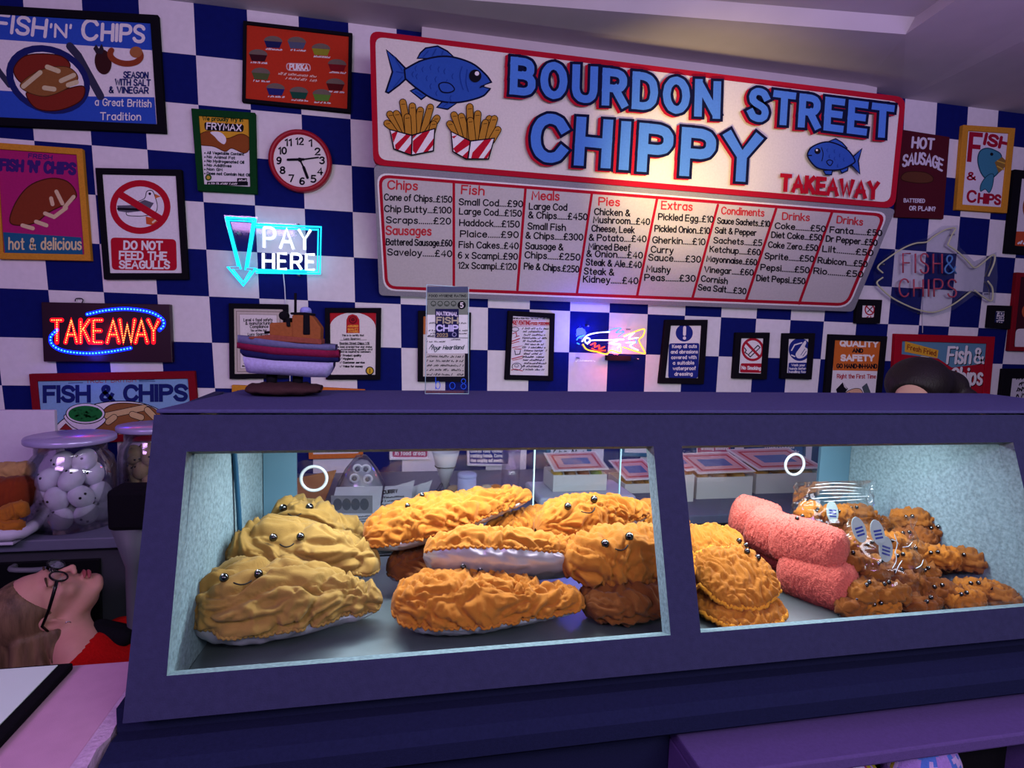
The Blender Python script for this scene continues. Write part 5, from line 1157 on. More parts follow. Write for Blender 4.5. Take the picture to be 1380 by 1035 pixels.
def bag(label, cx, cy, zb, zt, rx, ry, seed, stickers):
    t = thing('cellophane_bag', (cx, cy, zb), label, 'bag')
    n1, n2 = 46, 60; V = []
    for i in range(n1):
        u = i / (n1 - 1); z = zb + (zt - zb) * u
        k = (min(1, .55 + u * 3) if u < .2 else 1.0); pinch = 1 if u < .5 else 1 - .95 * ((u - .5) / .5) ** .9
        for j in range(n2):
            a = 2 * math.pi * j / n2; V.append((rx * k * math.cos(a) * (1 if u < .6 else 1 + .22 * (u - .6)), ry * k * pinch * math.sin(a), z))
    V = np.array(V); q = V * np.array([26, 26, 16]) + seed
    w = 1 - np.abs(perlin(q + np.stack([perlin(q * .5), perlin(q * .5 + 7), perlin(q * .5 + 3)], 1) * 1.5)) * 2
    r = np.stack([V[:, 0] / rx, V[:, 1] / ry, 0 * V[:, 0]], 1); w2 = 1 - np.abs(perlin(q * 2.3 + 4)) * 2.4; V = V + r * (w * .010 + w2 * .005)[:, None] + np.array([cx, cy, 0])
    f = [(i * n2 + k, i * n2 + (k + 1) % n2, (i + 1) * n2 + (k + 1) % n2, (i + 1) * n2 + k) for i in range(n1 - 1) for k in range(n2)]
    mbx = MB(); mbx.add(V, f, FILM, True); mbx.build('film', t)
    r = random.Random(int(seed)); FW = mat('shine_streak', '#dfeef2', rough=.2, spec=.8)  # pale tubes stand in for streaks of shine on the film
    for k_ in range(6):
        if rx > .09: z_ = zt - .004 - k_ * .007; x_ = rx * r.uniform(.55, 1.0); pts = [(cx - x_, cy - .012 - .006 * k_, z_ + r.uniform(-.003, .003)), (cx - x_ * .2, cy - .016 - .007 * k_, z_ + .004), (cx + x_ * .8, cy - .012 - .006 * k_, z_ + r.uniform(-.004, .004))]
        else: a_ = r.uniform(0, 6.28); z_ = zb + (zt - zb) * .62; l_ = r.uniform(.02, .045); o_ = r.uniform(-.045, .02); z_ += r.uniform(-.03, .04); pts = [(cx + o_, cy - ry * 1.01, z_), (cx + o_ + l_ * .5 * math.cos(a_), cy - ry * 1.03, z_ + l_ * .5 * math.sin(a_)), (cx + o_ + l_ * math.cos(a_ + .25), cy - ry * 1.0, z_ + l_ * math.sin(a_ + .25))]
        mbx = MB(); mbx.tube(spline(pts, 5), [.0002] + [.0008] * (len(spline(pts, 5)) - 2) + [.0002], FW, 5); mbx.build('shine_streak', t)
    for (px, py, y, rot) in stickers:
        p = onY(px, py, y); mbx = MB(); cr, sr = math.cos(rot), math.sin(rot)
        def E(x_, z_, o): return (p[0] + x_ * cr - z_ * sr, p[1] - o + (x_ * sr + z_ * cr) * .35, p[2] + x_ * sr + z_ * cr)
        el = [E(.017 * math.cos(a), .026 * math.sin(a), 0) for a in np.linspace(0, 2 * math.pi, 25)[:-1]]; b = [(v[0], v[1] + .0012, v[2]) for v in el]
        mbx.add(el + b, [tuple(range(24)), tuple(range(24, 48))[::-1]] + [(i, 24 + i, 24 + (i + 1) % 24, (i + 1) % 24) for i in range(24)], STK)
        for r_ in range(3): mbx.add([E(-.010, .006 - r_ * .007, .0006), E(.010, .006 - r_ * .007, .0006), E(.010, .002 - r_ * .007, .0006), E(-.010, .002 - r_ * .007, .0006)], [(0, 1, 2, 3)], STB)
        mbx.build('sticker', t)
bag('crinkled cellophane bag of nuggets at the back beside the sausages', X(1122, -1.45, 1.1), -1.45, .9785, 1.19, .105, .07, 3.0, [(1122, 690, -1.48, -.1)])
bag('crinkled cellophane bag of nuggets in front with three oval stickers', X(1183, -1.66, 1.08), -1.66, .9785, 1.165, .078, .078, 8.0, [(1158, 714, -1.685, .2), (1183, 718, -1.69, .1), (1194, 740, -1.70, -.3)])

# ================================================================== things on top of the case
ZT = 1.4072
def bpt(u, v, y=-1.455): return onY(300 + u * .18841, 380 + v * .18841, y)
b0 = bpt(450, 838)
boat = thing('toy_boat', (b0[0], -1.455, ZT), 'felt toy tugboat on a brown rock base, standing on the case', 'toy boat')
dz = ZT - bpt(450, 838)[2]
def bp(u, v, w): p = bpt(u, v); return (p[0], -1.455 + w, p[2] + dz)
mb = MB(); V = []; n1, n2 = 24, 18
for i in range(n1):
    t = i / (n1 - 1); u = 180 + 530 * t; k = max(.02, math.sin(math.pi * min(max(t, .004), .996)) ** .16)
    for j in range(n2):
        a = 2 * math.pi * j / n2; V.append(bp(u, 795 - 46 * k * math.sin(a) * (1 if t < .8 else .8), .055 * k * math.cos(a)))
V = np.array(V); V[:, 2] = np.maximum(V[:, 2] + perlin(V * 60) * .003, ZT)
mb.add(V, [(i * n2 + j, (i + 1) * n2 + j, (i + 1) * n2 + (j + 1) % n2, i * n2 + (j + 1) % n2) for i in range(n1 - 1) for j in range(n2)] + [tuple(range(n2))[::-1], tuple((n1 - 1) * n2 + j for j in range(n2))], felt('rock_brown', '#40292d'), True); mb.build('rock_base', boat)
for u in (350, 535):
    mb = MB(); mb.tube([bp(u, 785, 0), bp(u + 4, 690, 0)], .0105, BLACKF, 12); mb.build('support', boat)
def band(name, top, bot, w, m, bulge=1.03):
    mb = MB(); us = np.linspace(top[0][0], top[-1][0], 30); V = []
    for u in us:
        zt = np.interp(u, [p[0] for p in top], [p[1] for p in top]); zb = np.interp(u, [p[0] for p in bot], [p[1] for p in bot])
        t = (u - 105) / 733; hw = w * min(1, (max(t, 0.004) / .35) ** .55) * (1 if t < .9 else 1 - .5 * (t - .9) / .1)
        for s, v, k in ((-1, zt, 1), (-1, (zt + zb) / 2, bulge), (-1, zb, .94 if bulge < 1.04 else .7), (1, zb, .94 if bulge < 1.04 else .7), (1, (zt + zb) / 2, bulge), (1, zt, 1)): V.append(bp(u, v, s * hw * k))
    f = [(i * 6 + j, (i + 1) * 6 + j, (i + 1) * 6 + (j + 1) % 6, i * 6 + (j + 1) % 6) for i in range(29) for j in range(6)] + [(5, 4, 3, 2, 1, 0), tuple(29 * 6 + j for j in range(6))]
    mb.add(V, f, m, True); return mb.build(name, boat)
band('hull', [(160, 560), (400, 580), (800, 598)], [(160, 600), (185, 680), (450, 690), (640, 706), (765, 706), (800, 640)], .038, felt('boat_lavender', '#a9a2d4'), 1.05)
band('navy_band', [(135, 512), (400, 545), (835, 568)], [(135, 535), (165, 562), (400, 585), (835, 602)], .042, felt('boat_navy', '#20204e'))
band('maroon_band', [(105, 465), (400, 495), (838, 520)], [(105, 505), (400, 548), (838, 572)], .044, felt('boat_maroon', '#7a1c40'))
band('gunwale', [(112, 412), (250, 430), (560, 470), (815, 480)], [(112, 470), (400, 498), (815, 522)], .043, felt('boat_slate', '#63638c'))
CAB = felt('boat_tan', '#8f5230')
def slab(name, pts, w, m, off=0):
    mb = MB(); n = len(pts); a = [bp(u, v, -w + off) for u, v in pts]; b = [bp(u, v, w + off) for u, v in pts]
    mb.add(a + b, [tuple(range(n)), tuple(range(n, 2 * n))[::-1]] + [(i, n + i, n + (i + 1) % n, (i + 1) % n) for i in range(n)], m); return mb.build(name, boat, bevel=.0025)
slab('deck', [(205, 425), (360, 408), (720, 440), (720, 478), (220, 440)], .032, felt('boat_deck', '#86463a'))
slab('cabin', [(352, 335), (365, 325), (585, 318), (585, 475), (500, 480), (355, 455)], .026, CAB)
slab('wheelhouse', [(512, 272), (560, 262), (640, 268), (665, 292), (714, 360), (710, 472), (512, 472)], .028, CAB)
for pts in ([(590, 268), (636, 268), (640, 410), (588, 410)], [(468, 290), (498, 290), (500, 355), (474, 352)], [(500, 252), (600, 252), (655, 258), (655, 275), (500, 268)]): slab('window_band', pts, .03, BLACKF)
mb = MB(); q = bp(447, 275, -.012); mb.lathe([(.002, -.008), (.009, -.008), (.0095, .0), (.009, .012), (.002, .012)], q, BLACKF, 20, axis='y'); mb.build('tyre', boat)
mb = MB(); mb.tube([bp(521, 262, 0), bp(521, 112, 0)], .0027, BLACKF, 8); mb.build('mast', boat)
mb = MB(); q = bp(595, 255, 0); mb.lathe([(.0118, 0), (.0115, .006), (.009, .0105), (.004, .0125), (0, .0127)], q, felt('boat_pale_blue', '#8f93dc'), 18); mb.build('roof_dome', boat)
mb = MB(); mb.tube([bp(300, 395, 0), bp(342, 392, 0)], .0026, BLACKF, 8); mb.build('winch', boat)

# clear award stand
sy = -1.43; q = [(575, 390), (631.5, 394), (631.5, 537), (573, 537)]
zb = onY(602, 537, sy)[2]; dzs = ZT + .0002 - zb
stand = thing('award_stand', (onY(602, 537, sy)[0], sy, ZT), 'clear acrylic stand holding a fish and chip award card on the case', 'award stand')
def A_(px, py, y=sy): p = onY(px, py, sy); return (p[0], y, p[2] + dzs)
mb = MB(); a = [A_(*p) for p in q]; b = [(p[0], p[1] + .004, p[2]) for p in a]; mb.add(a + b, [(0, 1, 2, 3), (7, 6, 5, 4), (0, 4, 5, 1), (1, 5, 6, 2), (2, 6, 7, 3), (3, 7, 4, 0)], ACRYL); mb.build('front_sheet', stand)
mb = MB(); f0 = a[3]; f1 = a[2]; v = [(f0[0], sy + .0045, ZT + .0002), (f1[0], sy + .0045, ZT + .0002), (f1[0], sy + .06, ZT + .0002), (f0[0], sy + .06, ZT + .0002)]; mb.add(v + [(p[0], p[1], p[2] + .003) for p in v], [(3, 2, 1, 0), (4, 5, 6, 7), (0, 1, 5, 4), (1, 2, 6, 5), (2, 3, 7, 6), (3, 0, 4, 7)], ACRYL); mb.build('foot', stand)
for (p0, p1) in ((0, 3), (1, 2), (3, 2), (0, 1)):
    mb = MB(); mb.tube([(a[p0][0], sy + .002, a[p0][2] + .001), (a[p1][0], sy + .002, a[p1][2] + .001)], .0009, EDGE, 6); mb.build('polished_edge', stand)
class Shift(Canvas):
    def P(s, x, y, off=0.0): p = Canvas.P(s, x, y, off); p[2] += dzs; return p
c = Shift((0, sy - .0005, 0), (0, 1, 0), PX, .00005)
OL = pc('#7a8478')
c.rect(575.5, 428, 630.5, 482, pc('#dfe2e2')); c.rect(575.5, 392, 630.5, 400, pc('#4c5470')); c.rect(575.5, 400, 630.5, 430, OL)
c.text("FOOD HYGIENE RATING", 578, 406, 628, 406, 3, .7, BLK); c.line([(576, 409), (630, 409)], .7, BLK)
for k in range(4): c.ring(584 + k * 9, 415, 3.2, 3.2, .9, pc('#2c3430')); c.line([(582.5 + k * 9, 416), (584 + k * 9, 417.4), (585.5 + k * 9, 416)], .7, pc('#2c3430'))
c.ell(622, 417, 5.6, 5.6, BLK); c.text("5", 620.4, 420, 623.8, 420, 6, 1.3, WHT)
for k, (x0, x1, y) in enumerate(((578, 628, 442), (576, 630, 452), (576, 600, 459), (580, 630, 456), (608, 620, 464), (575, 600, 467))): c.scribble(x0, y, x1, y, 2, .5, BLK, k)
c.line([(576, 459.5), (630, 461)], .5, BLK)
c.text("Your Heartland", 580, 477, 624, 476, 5, .9, pc('#2a3a48'), up=(.3, -1)); c.line(spline([(578, 476), (583, 470), (586, 480), (592, 473)], 5), .7, pc('#2a3a48'))
c.rect(586.5, 422, 618, 461, pc('#20204a'))
c.text("NATIONAL", 588.5, 430.5, 616.5, 431.5, 4.6, 1.3, pc('#c8c0d8')); c.text("FISH", 588.5, 441, 616.5, 441.5, 7.5, 2, pc('#b0a890')); c.text("CHIP", 588.5, 451.5, 616.5, 452, 7.5, 2.2, pc('#c8c4ec')); c.text("2023", 588.5, 459.5, 603, 459.5, 4.4, 1.1, pc('#a09070')); c.ring(612, 456.5, 2.6, 2.6, 1, pc('#9090b8'))
c.build('award_card', stand)
c = Shift((0, sy - .0005, 0), (0, 1, 0), PX, .00005); BI = pc('#2a5ae0')
c.text("b", 587, 530, 593, 530, 15, .9, BI); c.text("o", 606, 530, 613, 530, 13, .9, BI); c.text("8", 621, 530, 628, 530, 14, .9, BI)
c.build('blue_script', stand)

# ================================================================== back counter and what stands on it
ZS = .88; YF = -.77
bc = thing('back_counter', (.4, -.4, 0), 'long grey blue back counter against the chequered wall', 'counter')
mb = MB(); mb.box((-1.78, YF, ZS - .035), (2.75, -.0005, ZS), mat('worktop_grey', '#62637c', rough=.5, var=.06, vscale=30)); mb.build('worktop', bc, bevel=.004)
CG = mat('carcass_grey', '#34343f', rough=.7, var=.05)
mb = MB(); mb.box((-1.76, YF + .03, 0), (2.72, -.002, ZS - .0355), CG); mb.build('carcass', bc)
xk = X(133, YF, .72)
for x0, x1 in ((-1.74, xk), (xk + .10, .35), (.36, 1.1), (1.11, 1.9), (1.91, 2.7)):
    mb = MB(); mb.box((x0, YF + .012, .10), (x1 - .004, YF + .0295, ZS - .075), mat('door_black', '#0d0d12', rough=.35)); dd = mb.build('door', bc)
    if x0 < -1.5:
        a, e = onY(18, 764, YF), onY(76, 762, YF); mb = MB(); mb.tube(spline([(a[0], YF + .01, a[2]), (a[0] + .005, YF - .02, a[2]), ((a[0] + e[0]) / 2, YF - .022, a[2] - .004), (e[0] - .005, YF - .02, e[2]), (e[0], YF + .01, e[2])], 5), .008, mat('handle_grey', '#6a6a76', rough=.4)); mb.build('handle', dd)
def S_(px, py, z=ZS): return onZ(px, py, z)

# white carton at the far left
y0 = -.42; a = onY(73, 553, y0)
mb = MB(); mb.box((a[0] - .42, y0, ZS + .0005), (a[0], y0 + .02, a[2]), mat('carton_white', '#cfc4da', rough=.8, var=.03)); tag(mb.build('white_board', bevel=.003), 'plain white board standing behind the tray and jar', 'board')
# jars
JG = glass_mat('jar_glass', (.97, .97, 1.0), .05, .02, .7)
def jar(px, y, r, h, label, lidlabel=True):
    x = X(px, y, ZS + .15); t = thing('storage_jar', (x, y, ZS + .0006), label, 'jar')
    mb = MB(); o = [(r * .93, 0), (r, .012), (r, h * .66), (r * .93, h * .80), (r * .80, h * .87), (r * .80, h)]
    mb.lathe([(0, 0.0)] + o + [(r * .77, h), (r * .77, h * .88), (r * .90, h * .80), (r * .97, h * .66), (r * .97, .014), (0, .010)], (x, y, ZS + .0006), JG, 40); mb.build('glass', t)
    mb = MB(); mb.lathe([(0, h + .001), (r * 1.0, h + .001), (r * 1.02, h + .004), (r * 1.02, h + .015), (r * 1.0, h + .019), (0, h + .019)], (x, y, ZS + .0006), mat('lid_lilac', '#b0a4d6', rough=.25, metal=.3), 40); mb.build('lid', t)
    return x
xj = jar(98, -.62, .122, .272, 'round glass jar of white plush eggs with flat pale lid')
xj2 = jar(206, -.40, .11, .27, 'glass jar of beige plush shells half hidden by the case')
EW = fuzz('plush_white', '#d8d4e4', bump=.4)
def egg(r, m, lab, cat, grp, name):
    t = thing(name, (0, 0, 0), lab, cat, grp)
    mb = MB(); v = []; mb.ball((0, 0, 0), (r, r, r * 1.22), m, 22, 16); mb.build('body', t)
    for s in (-1, 1):
        mb = MB(); d = np.array([s * .28, -.93, .25]); d /= np.linalg.norm(d); mb.ball(d * r * np.array([1, 1, 1.22]) * .97, r * .13, EYE, 10, 6); mb.build('eye', t)
    return t
ep = egg(.033, EW, 'white plush egg with two black eyes inside the jar', 'plush egg', 'plush eggs in the jar', 'plush_egg')
ring_ = [(-.055, -.055, .04), (.0, -.078, .038), (.058, -.052, .042), (.075, .012, .04), (-.076, .01, .042), (0, .0, .04), (-.03, .068, .04), (.045, .062, .04), (-.068, -.035, .098), (-.012, -.074, .10), (.05, -.06, .102), (.078, .0, .10), (-.06, .042, .1), (.012, .06, .1), (0, -.005, .1), (-.045, -.05, .155), (.025, -.06, .158), (.062, -.01, .165), (-.05, .03, .155), (.01, .03, .16), (.05, -.03, .212), (-.015, -.02, .205)]
re_ = random.Random(4)
for k, (dx, dy, dz_) in enumerate(ring_):
    o = ep if k == 0 else copy_tree(ep); o.location = (xj + dx, -.62 + dy, ZS + .004 + dz_); o.rotation_euler = (re_.uniform(-.9, .9), re_.uniform(-.8, .8), re_.uniform(-.9, .9))
sp = egg(.027, fuzz('plush_beige', '#a08a6c', bump=.4), 'beige plush shell with two black eyes inside the second jar', 'plush shell', 'plush shells in the second jar', 'plush_shell')
k = 0
for lay in range(4):
    for j in range(7):
        a = 2 * math.pi * j / 7 + lay * .45; o = sp if k == 0 else copy_tree(sp); k += 1
        o.location = (xj2 + .068 * math.cos(a), -.40 + .068 * math.sin(a), ZS + .044 + lay * .047); o.rotation_euler = (re_.uniform(-.6, .6), re_.uniform(-.6, .6), re_.uniform(-.9, .9))
# tray at the far left
ty = -.70; tx1 = X(52, ty, ZS); tray = thing('serving_tray', (tx1 - .17, ty, ZS), 'white rimmed tray of plush food at the far left', 'tray')
mb = MB(); W_ = mat('tray_white', '#c6c2da', rough=.5)
mb.box((tx1 - .36, ty - .11, ZS + .0005), (tx1 - .01, ty + .11, ZS + .01), W_)
mb.build('base', tray, bevel=.003)
mb = MB(); mb.tube([(tx1 - .35, ty - .105, ZS + .03), (tx1 - .012, ty - .105, ZS + .03), (tx1, ty - .09, ZS + .03), (tx1, ty + .09, ZS + .03), (tx1 - .012, ty + .105, ZS + .03), (tx1 - .35, ty + .105, ZS + .03)], .018, W_, 10, True); mb.build('rim', tray)
DY = DZ = 0
for lab, a, b, r, m in (('pale plush sausage on top of the far left tray', (-30, -.66, 1.06), (47, -.66, 1.075), .024, fuzz('plush_cream', '#b08a5c')),
                        ('red brown plush fish on the far left tray', (-40, -.70, 1.0), (44, -.70, 1.01), .048, fuzz('plush_rust', '#7a3018')),
                        ('orange plush chip lying upper on the far left tray', (-10, -.76, .945), (36, -.775, .985), .022, PO),
                        ('orange plush chip lying lowest on the far left tray', (-25, -.785, .925), (33, -.785, .93), .02, PO)):
    plush('plush_food', lab, 'plush food', P3(*a), P3(*b), r, r, m, shape=shape_sausage, amp=.004, freq=30, seed=int(r * 1000), flat=1.0, nu=50, nv=30)
# dark stand between the jars and the case
sx, syy = X(172, -.95, .95), -.95
st = thing('floor_stand', (sx, syy, 0), 'black block on a grey tapered stand beside the case', 'stand')
zt = onY(172, 655, syy)[2]; zb_ = onY(172, 708, syy)[2]
mb = MB(); mb.box((sx - .032, syy - .05, zb_), (sx + .07, syy + .05, zt), BLACKF); mb.build('block', st, bevel=.012)
mb = MB(); mb.lathe([(.10, 0), (.10, .015), (.02, .03), (.018, zb_ - .12), (.05, zb_ - .001)], (sx + .01, syy, 0), mat('stand_grey', '#5a5a66', rough=.5), 20); mb.build('pole', st)

PAPER = mat('newsprint', '#b9bcc0', rough=.9, var=.05, vscale=25); CARD = mat('carton_card', '#d6d2cc', rough=.8); KRAFT = mat('kraft_paper', '#9c6a44', rough=.85, var=.08, vscale=25)
# kraft paper bag
ky = -.5; xk0, xk1 = X(398, ky, ZS), X(436, ky, ZS); zt = onY(430, 640, ky)[2]
mb = MB(); mb.hexa([(xk0, ky - .05, ZS + .0005), (xk1, ky - .05, ZS + .0005), (xk1, ky + .05, ZS + .0005), (xk0, ky + .05, ZS + .0005), (xk0 - .02, ky + .02, zt - .02), (xk1 + .045, ky + .02, zt + .012), (xk1 + .045, ky + .03, zt + .012), (xk0 - .02, ky + .03, zt - .02)], KRAFT)
tag(mb.build('paper_bag', bevel=.004), 'brown kraft paper bag behind the case\'s left glass', 'paper bag')
# newspapers
def news(px0, px1, py0, py1, y, lab, lines, lean=.10, nm='newspaper'):
    base = onZ((px0 + px1) / 2, py1, ZS); yb = base[1]; a = X(px0, yb, ZS); b = X(px1, yb, ZS)
    top = onY((px0 + px1) / 2, py0, yb + lean); t = thing(nm, ((a + b) / 2, yb, ZS), lab, 'newspaper')
    n_ = np.cross([1, 0, 0], [0, lean, top[2] - ZS]); n_ /= np.linalg.norm(n_)
    v = [(a, yb, ZS + .001), (b, yb, ZS + .001), (b + .015, yb + lean, top[2]), (a + .02, yb + lean, top[2])]; w = [tuple(np.array(p) - n_ * -.012 * (1 if n_[1] > 0 else -1)) for p in v]
    mb = MB(); mb.add(v + w, [(0, 1, 2, 3), (7, 6, 5, 4), (0, 4, 5, 1), (1, 5, 6, 2), (2, 6, 7, 3), (3, 7, 4, 0)], PAPER); mb.build('sheets', t)
    cv = Canvas((0, yb, ZS + .001), n_, PX, .0001); cv.z = .0008
    lines(cv); cv.build('print', t)
def pr1(c):
    c.rect(446, 668, 502, 692, pc('#7c8084'))
    for k in range(4): c.ell(455 + k * 12, 680, 6, 8, pc('#50565c'))
    c.text("LUCY", 440, 703, 456, 702, 6.5, 1.8, BLK); c.text("SPARROW", 440, 711.5, 471, 708, 6, 1.7, BLK)
    for k in range(4): c.scribble(476, 698 + k * 3.5, 505, 696 + k * 3.5, 1.8, .5, BLK, k)
    c.line([(440, 715), (505, 709)], .8, BLK)
news(437, 508, 656, 717, -.7, 'newspaper lying behind the glass with large black headline', pr1, .20)
def pr2(c):
    c.text("CURRY", 516, 666, 536, 664, 4.5, 1.1, BLK)
    for k in range(6): c.scribble(512, 672 + k * 5, 545, 670 + k * 5, 2.2, .6, BLK, k)
news(510, 552, 655, 705, -.7, 'newspaper behind the top battered fish', pr2, .2)
for k, (px, lab) in enumerate(((536, 'leftmost'), (547, 'second'), (557, 'third'), (567, 'rightmost'))):
    yb = -.42 - .012 * k; x = X(px, yb, 1.0); zt = onY(px, 652 - k % 2 * 4, yb)[2]; mb = MB()
    mb.hexa([(x - .02, yb, ZS + .0005), (x + .022, yb + .004, ZS + .0005), (x + .022, yb + .006, ZS + .0005), (x - .02, yb + .002, ZS + .0005), (x - .04 + .01 * k, yb + .004, zt - .02), (x + .03 + .006 * k, yb + .012, zt), (x + .03 + .006 * k, yb + .014, zt), (x - .04 + .01 * k, yb + .006, zt - .02)], PAPER)
    tag(mb.build('folded_newspaper'), lab + ' of the four folded newspapers standing on the back counter', 'newspaper', 'folded newspapers')
# bag of white plush faces
gy = -.47; gx = X(487, gy, 1.0); gt = thing('plush_bag', (gx, gy, ZS), 'clear pear shaped bag with white button eyed plush, behind the newspaper', 'bag')
zt = onY(487, 614, gy)[2]; hh = zt - ZS
mb = MB(); mb.lathe([(.0, .0), (.085, .002), (.095, .05), (.085, hh * .45), (.06, hh * .72), (.035, hh * .9), (.02, hh)], (gx, gy, ZS + .0005), glass_mat('bag_film', (.9, .92, .95), .10, .12, .6), 30); mb.build('film', gt)
mb = MB(); mb.lathe([(0, .004), (.075, .01), (.08, .06), (.07, hh * .45), (.05, hh * .7), (.025, hh * .88), (0, hh * .92)], (gx, gy, ZS + .0005), fuzz('plush_grey', '#a8a8ae'), 30); mb.build('plush_body', gt)
for dx, zf in ((-.012, .78), (.018, .77), (-.022, .6), (.026, .58)):
    r_ = .062 if zf < .7 else .045; mb = MB(); mb.lathe([(.017, .004), (.019, 0), (.013, -.003), (.012, .002), (0, .001)], (gx + dx, gy - r_, ZS + hh * zf), mat('button_white', '#dcdce0'), 18, axis='y'); e_ = mb.build('eye_ring', gt); mb = MB(); mb.ball((gx + dx, gy - r_ - .001, ZS + hh * zf), .009, mat('button_grey', '#6a6a72'), 10, 6); mb.build('pupil', e_)
# chip cone in a wire stand
wy = -.40; wx = X(601, wy, 1.1); ws = thing('cone_stand', (wx, wy, ZS), 'black wire stand holding a paper chip cone', 'cone stand')
zt = onY(600, 628, wy)[2]
WIRE = mat('black_wire', '#15151a', rough=.4)
mb = MB(); mb.tube([(wx + .042 * math.cos(t), wy + .042 * math.sin(t), zt) for t in np.linspace(0, 2 * math.pi, 25)[:-1]], .002, WIRE, 6, True); mb.build('ring', ws)
mb = MB(); mb.tube([(wx + .05 * math.cos(t), wy + .05 * math.sin(t), ZS + .003) for t in np.linspace(0, 2 * math.pi, 25)[:-1]], .002, WIRE, 6, True); mb.build('foot_ring', ws)
for a in range(4): t = math.pi / 4 + a * math.pi / 2; mb = MB(); mb.tube([(wx + .042 * math.cos(t), wy + .042 * math.sin(t), zt), (wx, wy, ZS + .07), (wx - .05 * math.cos(t), wy - .05 * math.sin(t), ZS + .003)], .0018, WIRE, 6); mb.build('wire_leg', ws)
mb = MB(); mb.lathe([(.003, zt - ZS - .10), (.039, zt - ZS), (.055, zt - ZS + .06), (.053, zt - ZS + .06), (.037, zt - ZS)], (wx, wy, ZS), PAPER, 24); mb.build('paper_cone', ws)
# tubs and small plush
def tub(px, pt, pb, y, r, m, lab, cat='tub', nm='tub'):
    x = X(px, y, ZS + .05); zt = onY(px, pt, y)[2]; t = thing(nm, (x, y, ZS), lab, cat); h = zt - ZS
    mb = MB(); mb.lathe([(0, 0), (r * .95, 0), (r, .006), (r, h - .012)], (x, y, ZS + .0005), m, 24); mb.build('body', t)
    mb = MB(); mb.lathe([(r, 0), (r * 1.04, .002), (r * 1.04, .012), (r * .9, .016), (0, .016)], (x, y, ZS + h - .011), m, 24); mb.build('lid', t)
tub(629, 639, 676, -.52, .036, mat('tub_lilac', '#a4a8d4', rough=.5), 'lilac white tub behind the raised fish tail')
tub(688, 606, 662, -.38, .038, glass_mat('tall_glass', (.85, .8, .95), .06, .05, .5), 'tall translucent lilac beaker right of the tub', 'beaker', 'beaker')
for k, (px, m, lab) in enumerate(((611, '#b09474', 'tiny beige plush beside the wire stand'), (655, '#c8b49c', 'tiny cream plush right of the lilac tub'), (668, '#d08040', 'tiny orange plush in front of the tall beaker'))):
    y = -.45; x = X(px, y, ZS); t = thing('plush_toy', (x, y, ZS), lab, 'plush toy'); mb = MB(); mb.ball((x, y, ZS + .026), (.03, .025, .026), fuzz('toy_' + m[1:], m), 18, 12); mb.build('body', t)
    for s in (-1, 1): mb = MB(); mb.ball((x + s * .009, y - .023, ZS + .033), .004, EYE, 8, 6); mb.build('eye', t)
# cartons of plush food
def carton(px0, px1, pt, pb, yb, dep, lab, lid='#c08a90', fill=None, lift=0.0):
    x0, x1 = X(px0, yb, ZS + lift), X(px1, yb, ZS + lift); zt = onY((px0 + px1) / 2, pt, yb)[2]; z0 = ZS + .0006 + lift
    t = thing('food_carton', ((x0 + x1) / 2, yb + dep / 2, z0), lab, 'carton'); th = .003
    mb = MB()
    mb.box((x0, yb, z0), (x1, yb + dep, z0 + th), CARD); mb.box((x0, yb, z0 + th), (x1, yb + th, zt), CARD); mb.box((x0, yb + dep - th, z0 + th), (x1, yb + dep, zt), CARD); mb.box((x0, yb + th, z0 + th), (x0 + th, yb + dep - th, zt), CARD); mb.box((x1 - th, yb + th, z0 + th), (x1, yb + dep - th, zt), CARD); mb.build('tray', t)
    L = MB(); lp = [(x0 - .003, yb - .012, zt + .018), (x1 + .003, yb - .012, zt + .022), (x1 + .003, yb + dep, zt + .06), (x0 - .003, yb + dep, zt + .055)]
    L.add(lp + [(p[0], p[1], p[2] + .003) for p in lp], [(3, 2, 1, 0), (4, 5, 6, 7), (0, 1, 5, 4), (1, 2, 6, 5), (2, 3, 7, 6), (3, 0, 4, 7)], CARD); lo = L.build('lid', t)
    n_ = np.cross(np.array(lp[1]) - lp[0], np.array(lp[3]) - lp[0]); n_ /= np.linalg.norm(n_); L = MB(); R_ = pc('#b0444c')
    Q = lambda u, v, e: np.array(lp[0]) * (1 - u) * (1 - v) + np.array(lp[1]) * u * (1 - v) + np.array(lp[2]) * u * v + np.array(lp[3]) * (1 - u) * v + np.array([0, 0, .0033 + e])
    L.add([Q(.04, .05, 0), Q(.96, .05, 0), Q(.96, .95, 0), Q(.04, .95, 0)], [(0, 1, 2, 3)], pc('#c89a9e'))
    for u0, v0, u1, v1, m in ((.1, .1, .9, .16, R_), (.1, .8, .9, .86, R_), (.1, .16, .14, .8, R_), (.86, .16, .9, .8, R_), (.25, .3, .75, .65, pc('#5a6a9a'))): L.add([Q(u0, v0, .0004), Q(u1, v0, .0004), Q(u1, v1, .0004), Q(u0, v1, .0004)], [(0, 1, 2, 3)], m)
    L.build('printed_paper', lo)
    r = random.Random(int(px0))
    for k, col in enumerate(fill or ('#b08040', '#a06a38', '#b88a50')):
        u = (k + .5) / len(fill or (1, 2, 3)); L = MB(); L.ball((x0 + (x1 - x0) * u, yb + dep * .35, zt - .004), ((x1 - x0) / 2.4 / len(fill or (1, 2, 3)), dep * .3, .018), fuzz('fill_' + col[1:], col), 16, 10); L.build('plush_filling', t)
sh = thing('white_cushion', (X(790, -.55, ZS), -.50, ZS), 'white fabric pad under the open burger carton', 'pad')
xa_, xb_ = X(727, -.62, .9), X(853, -.58, .9)
mb = MB(); mb.box((xa_, -.62, ZS + .0006), (xb_, -.36, ZS + .038), mat('pad_white', '#c4c2d2', rough=.9)); mb.build('pad', sh, bevel=.014, bseg=3)
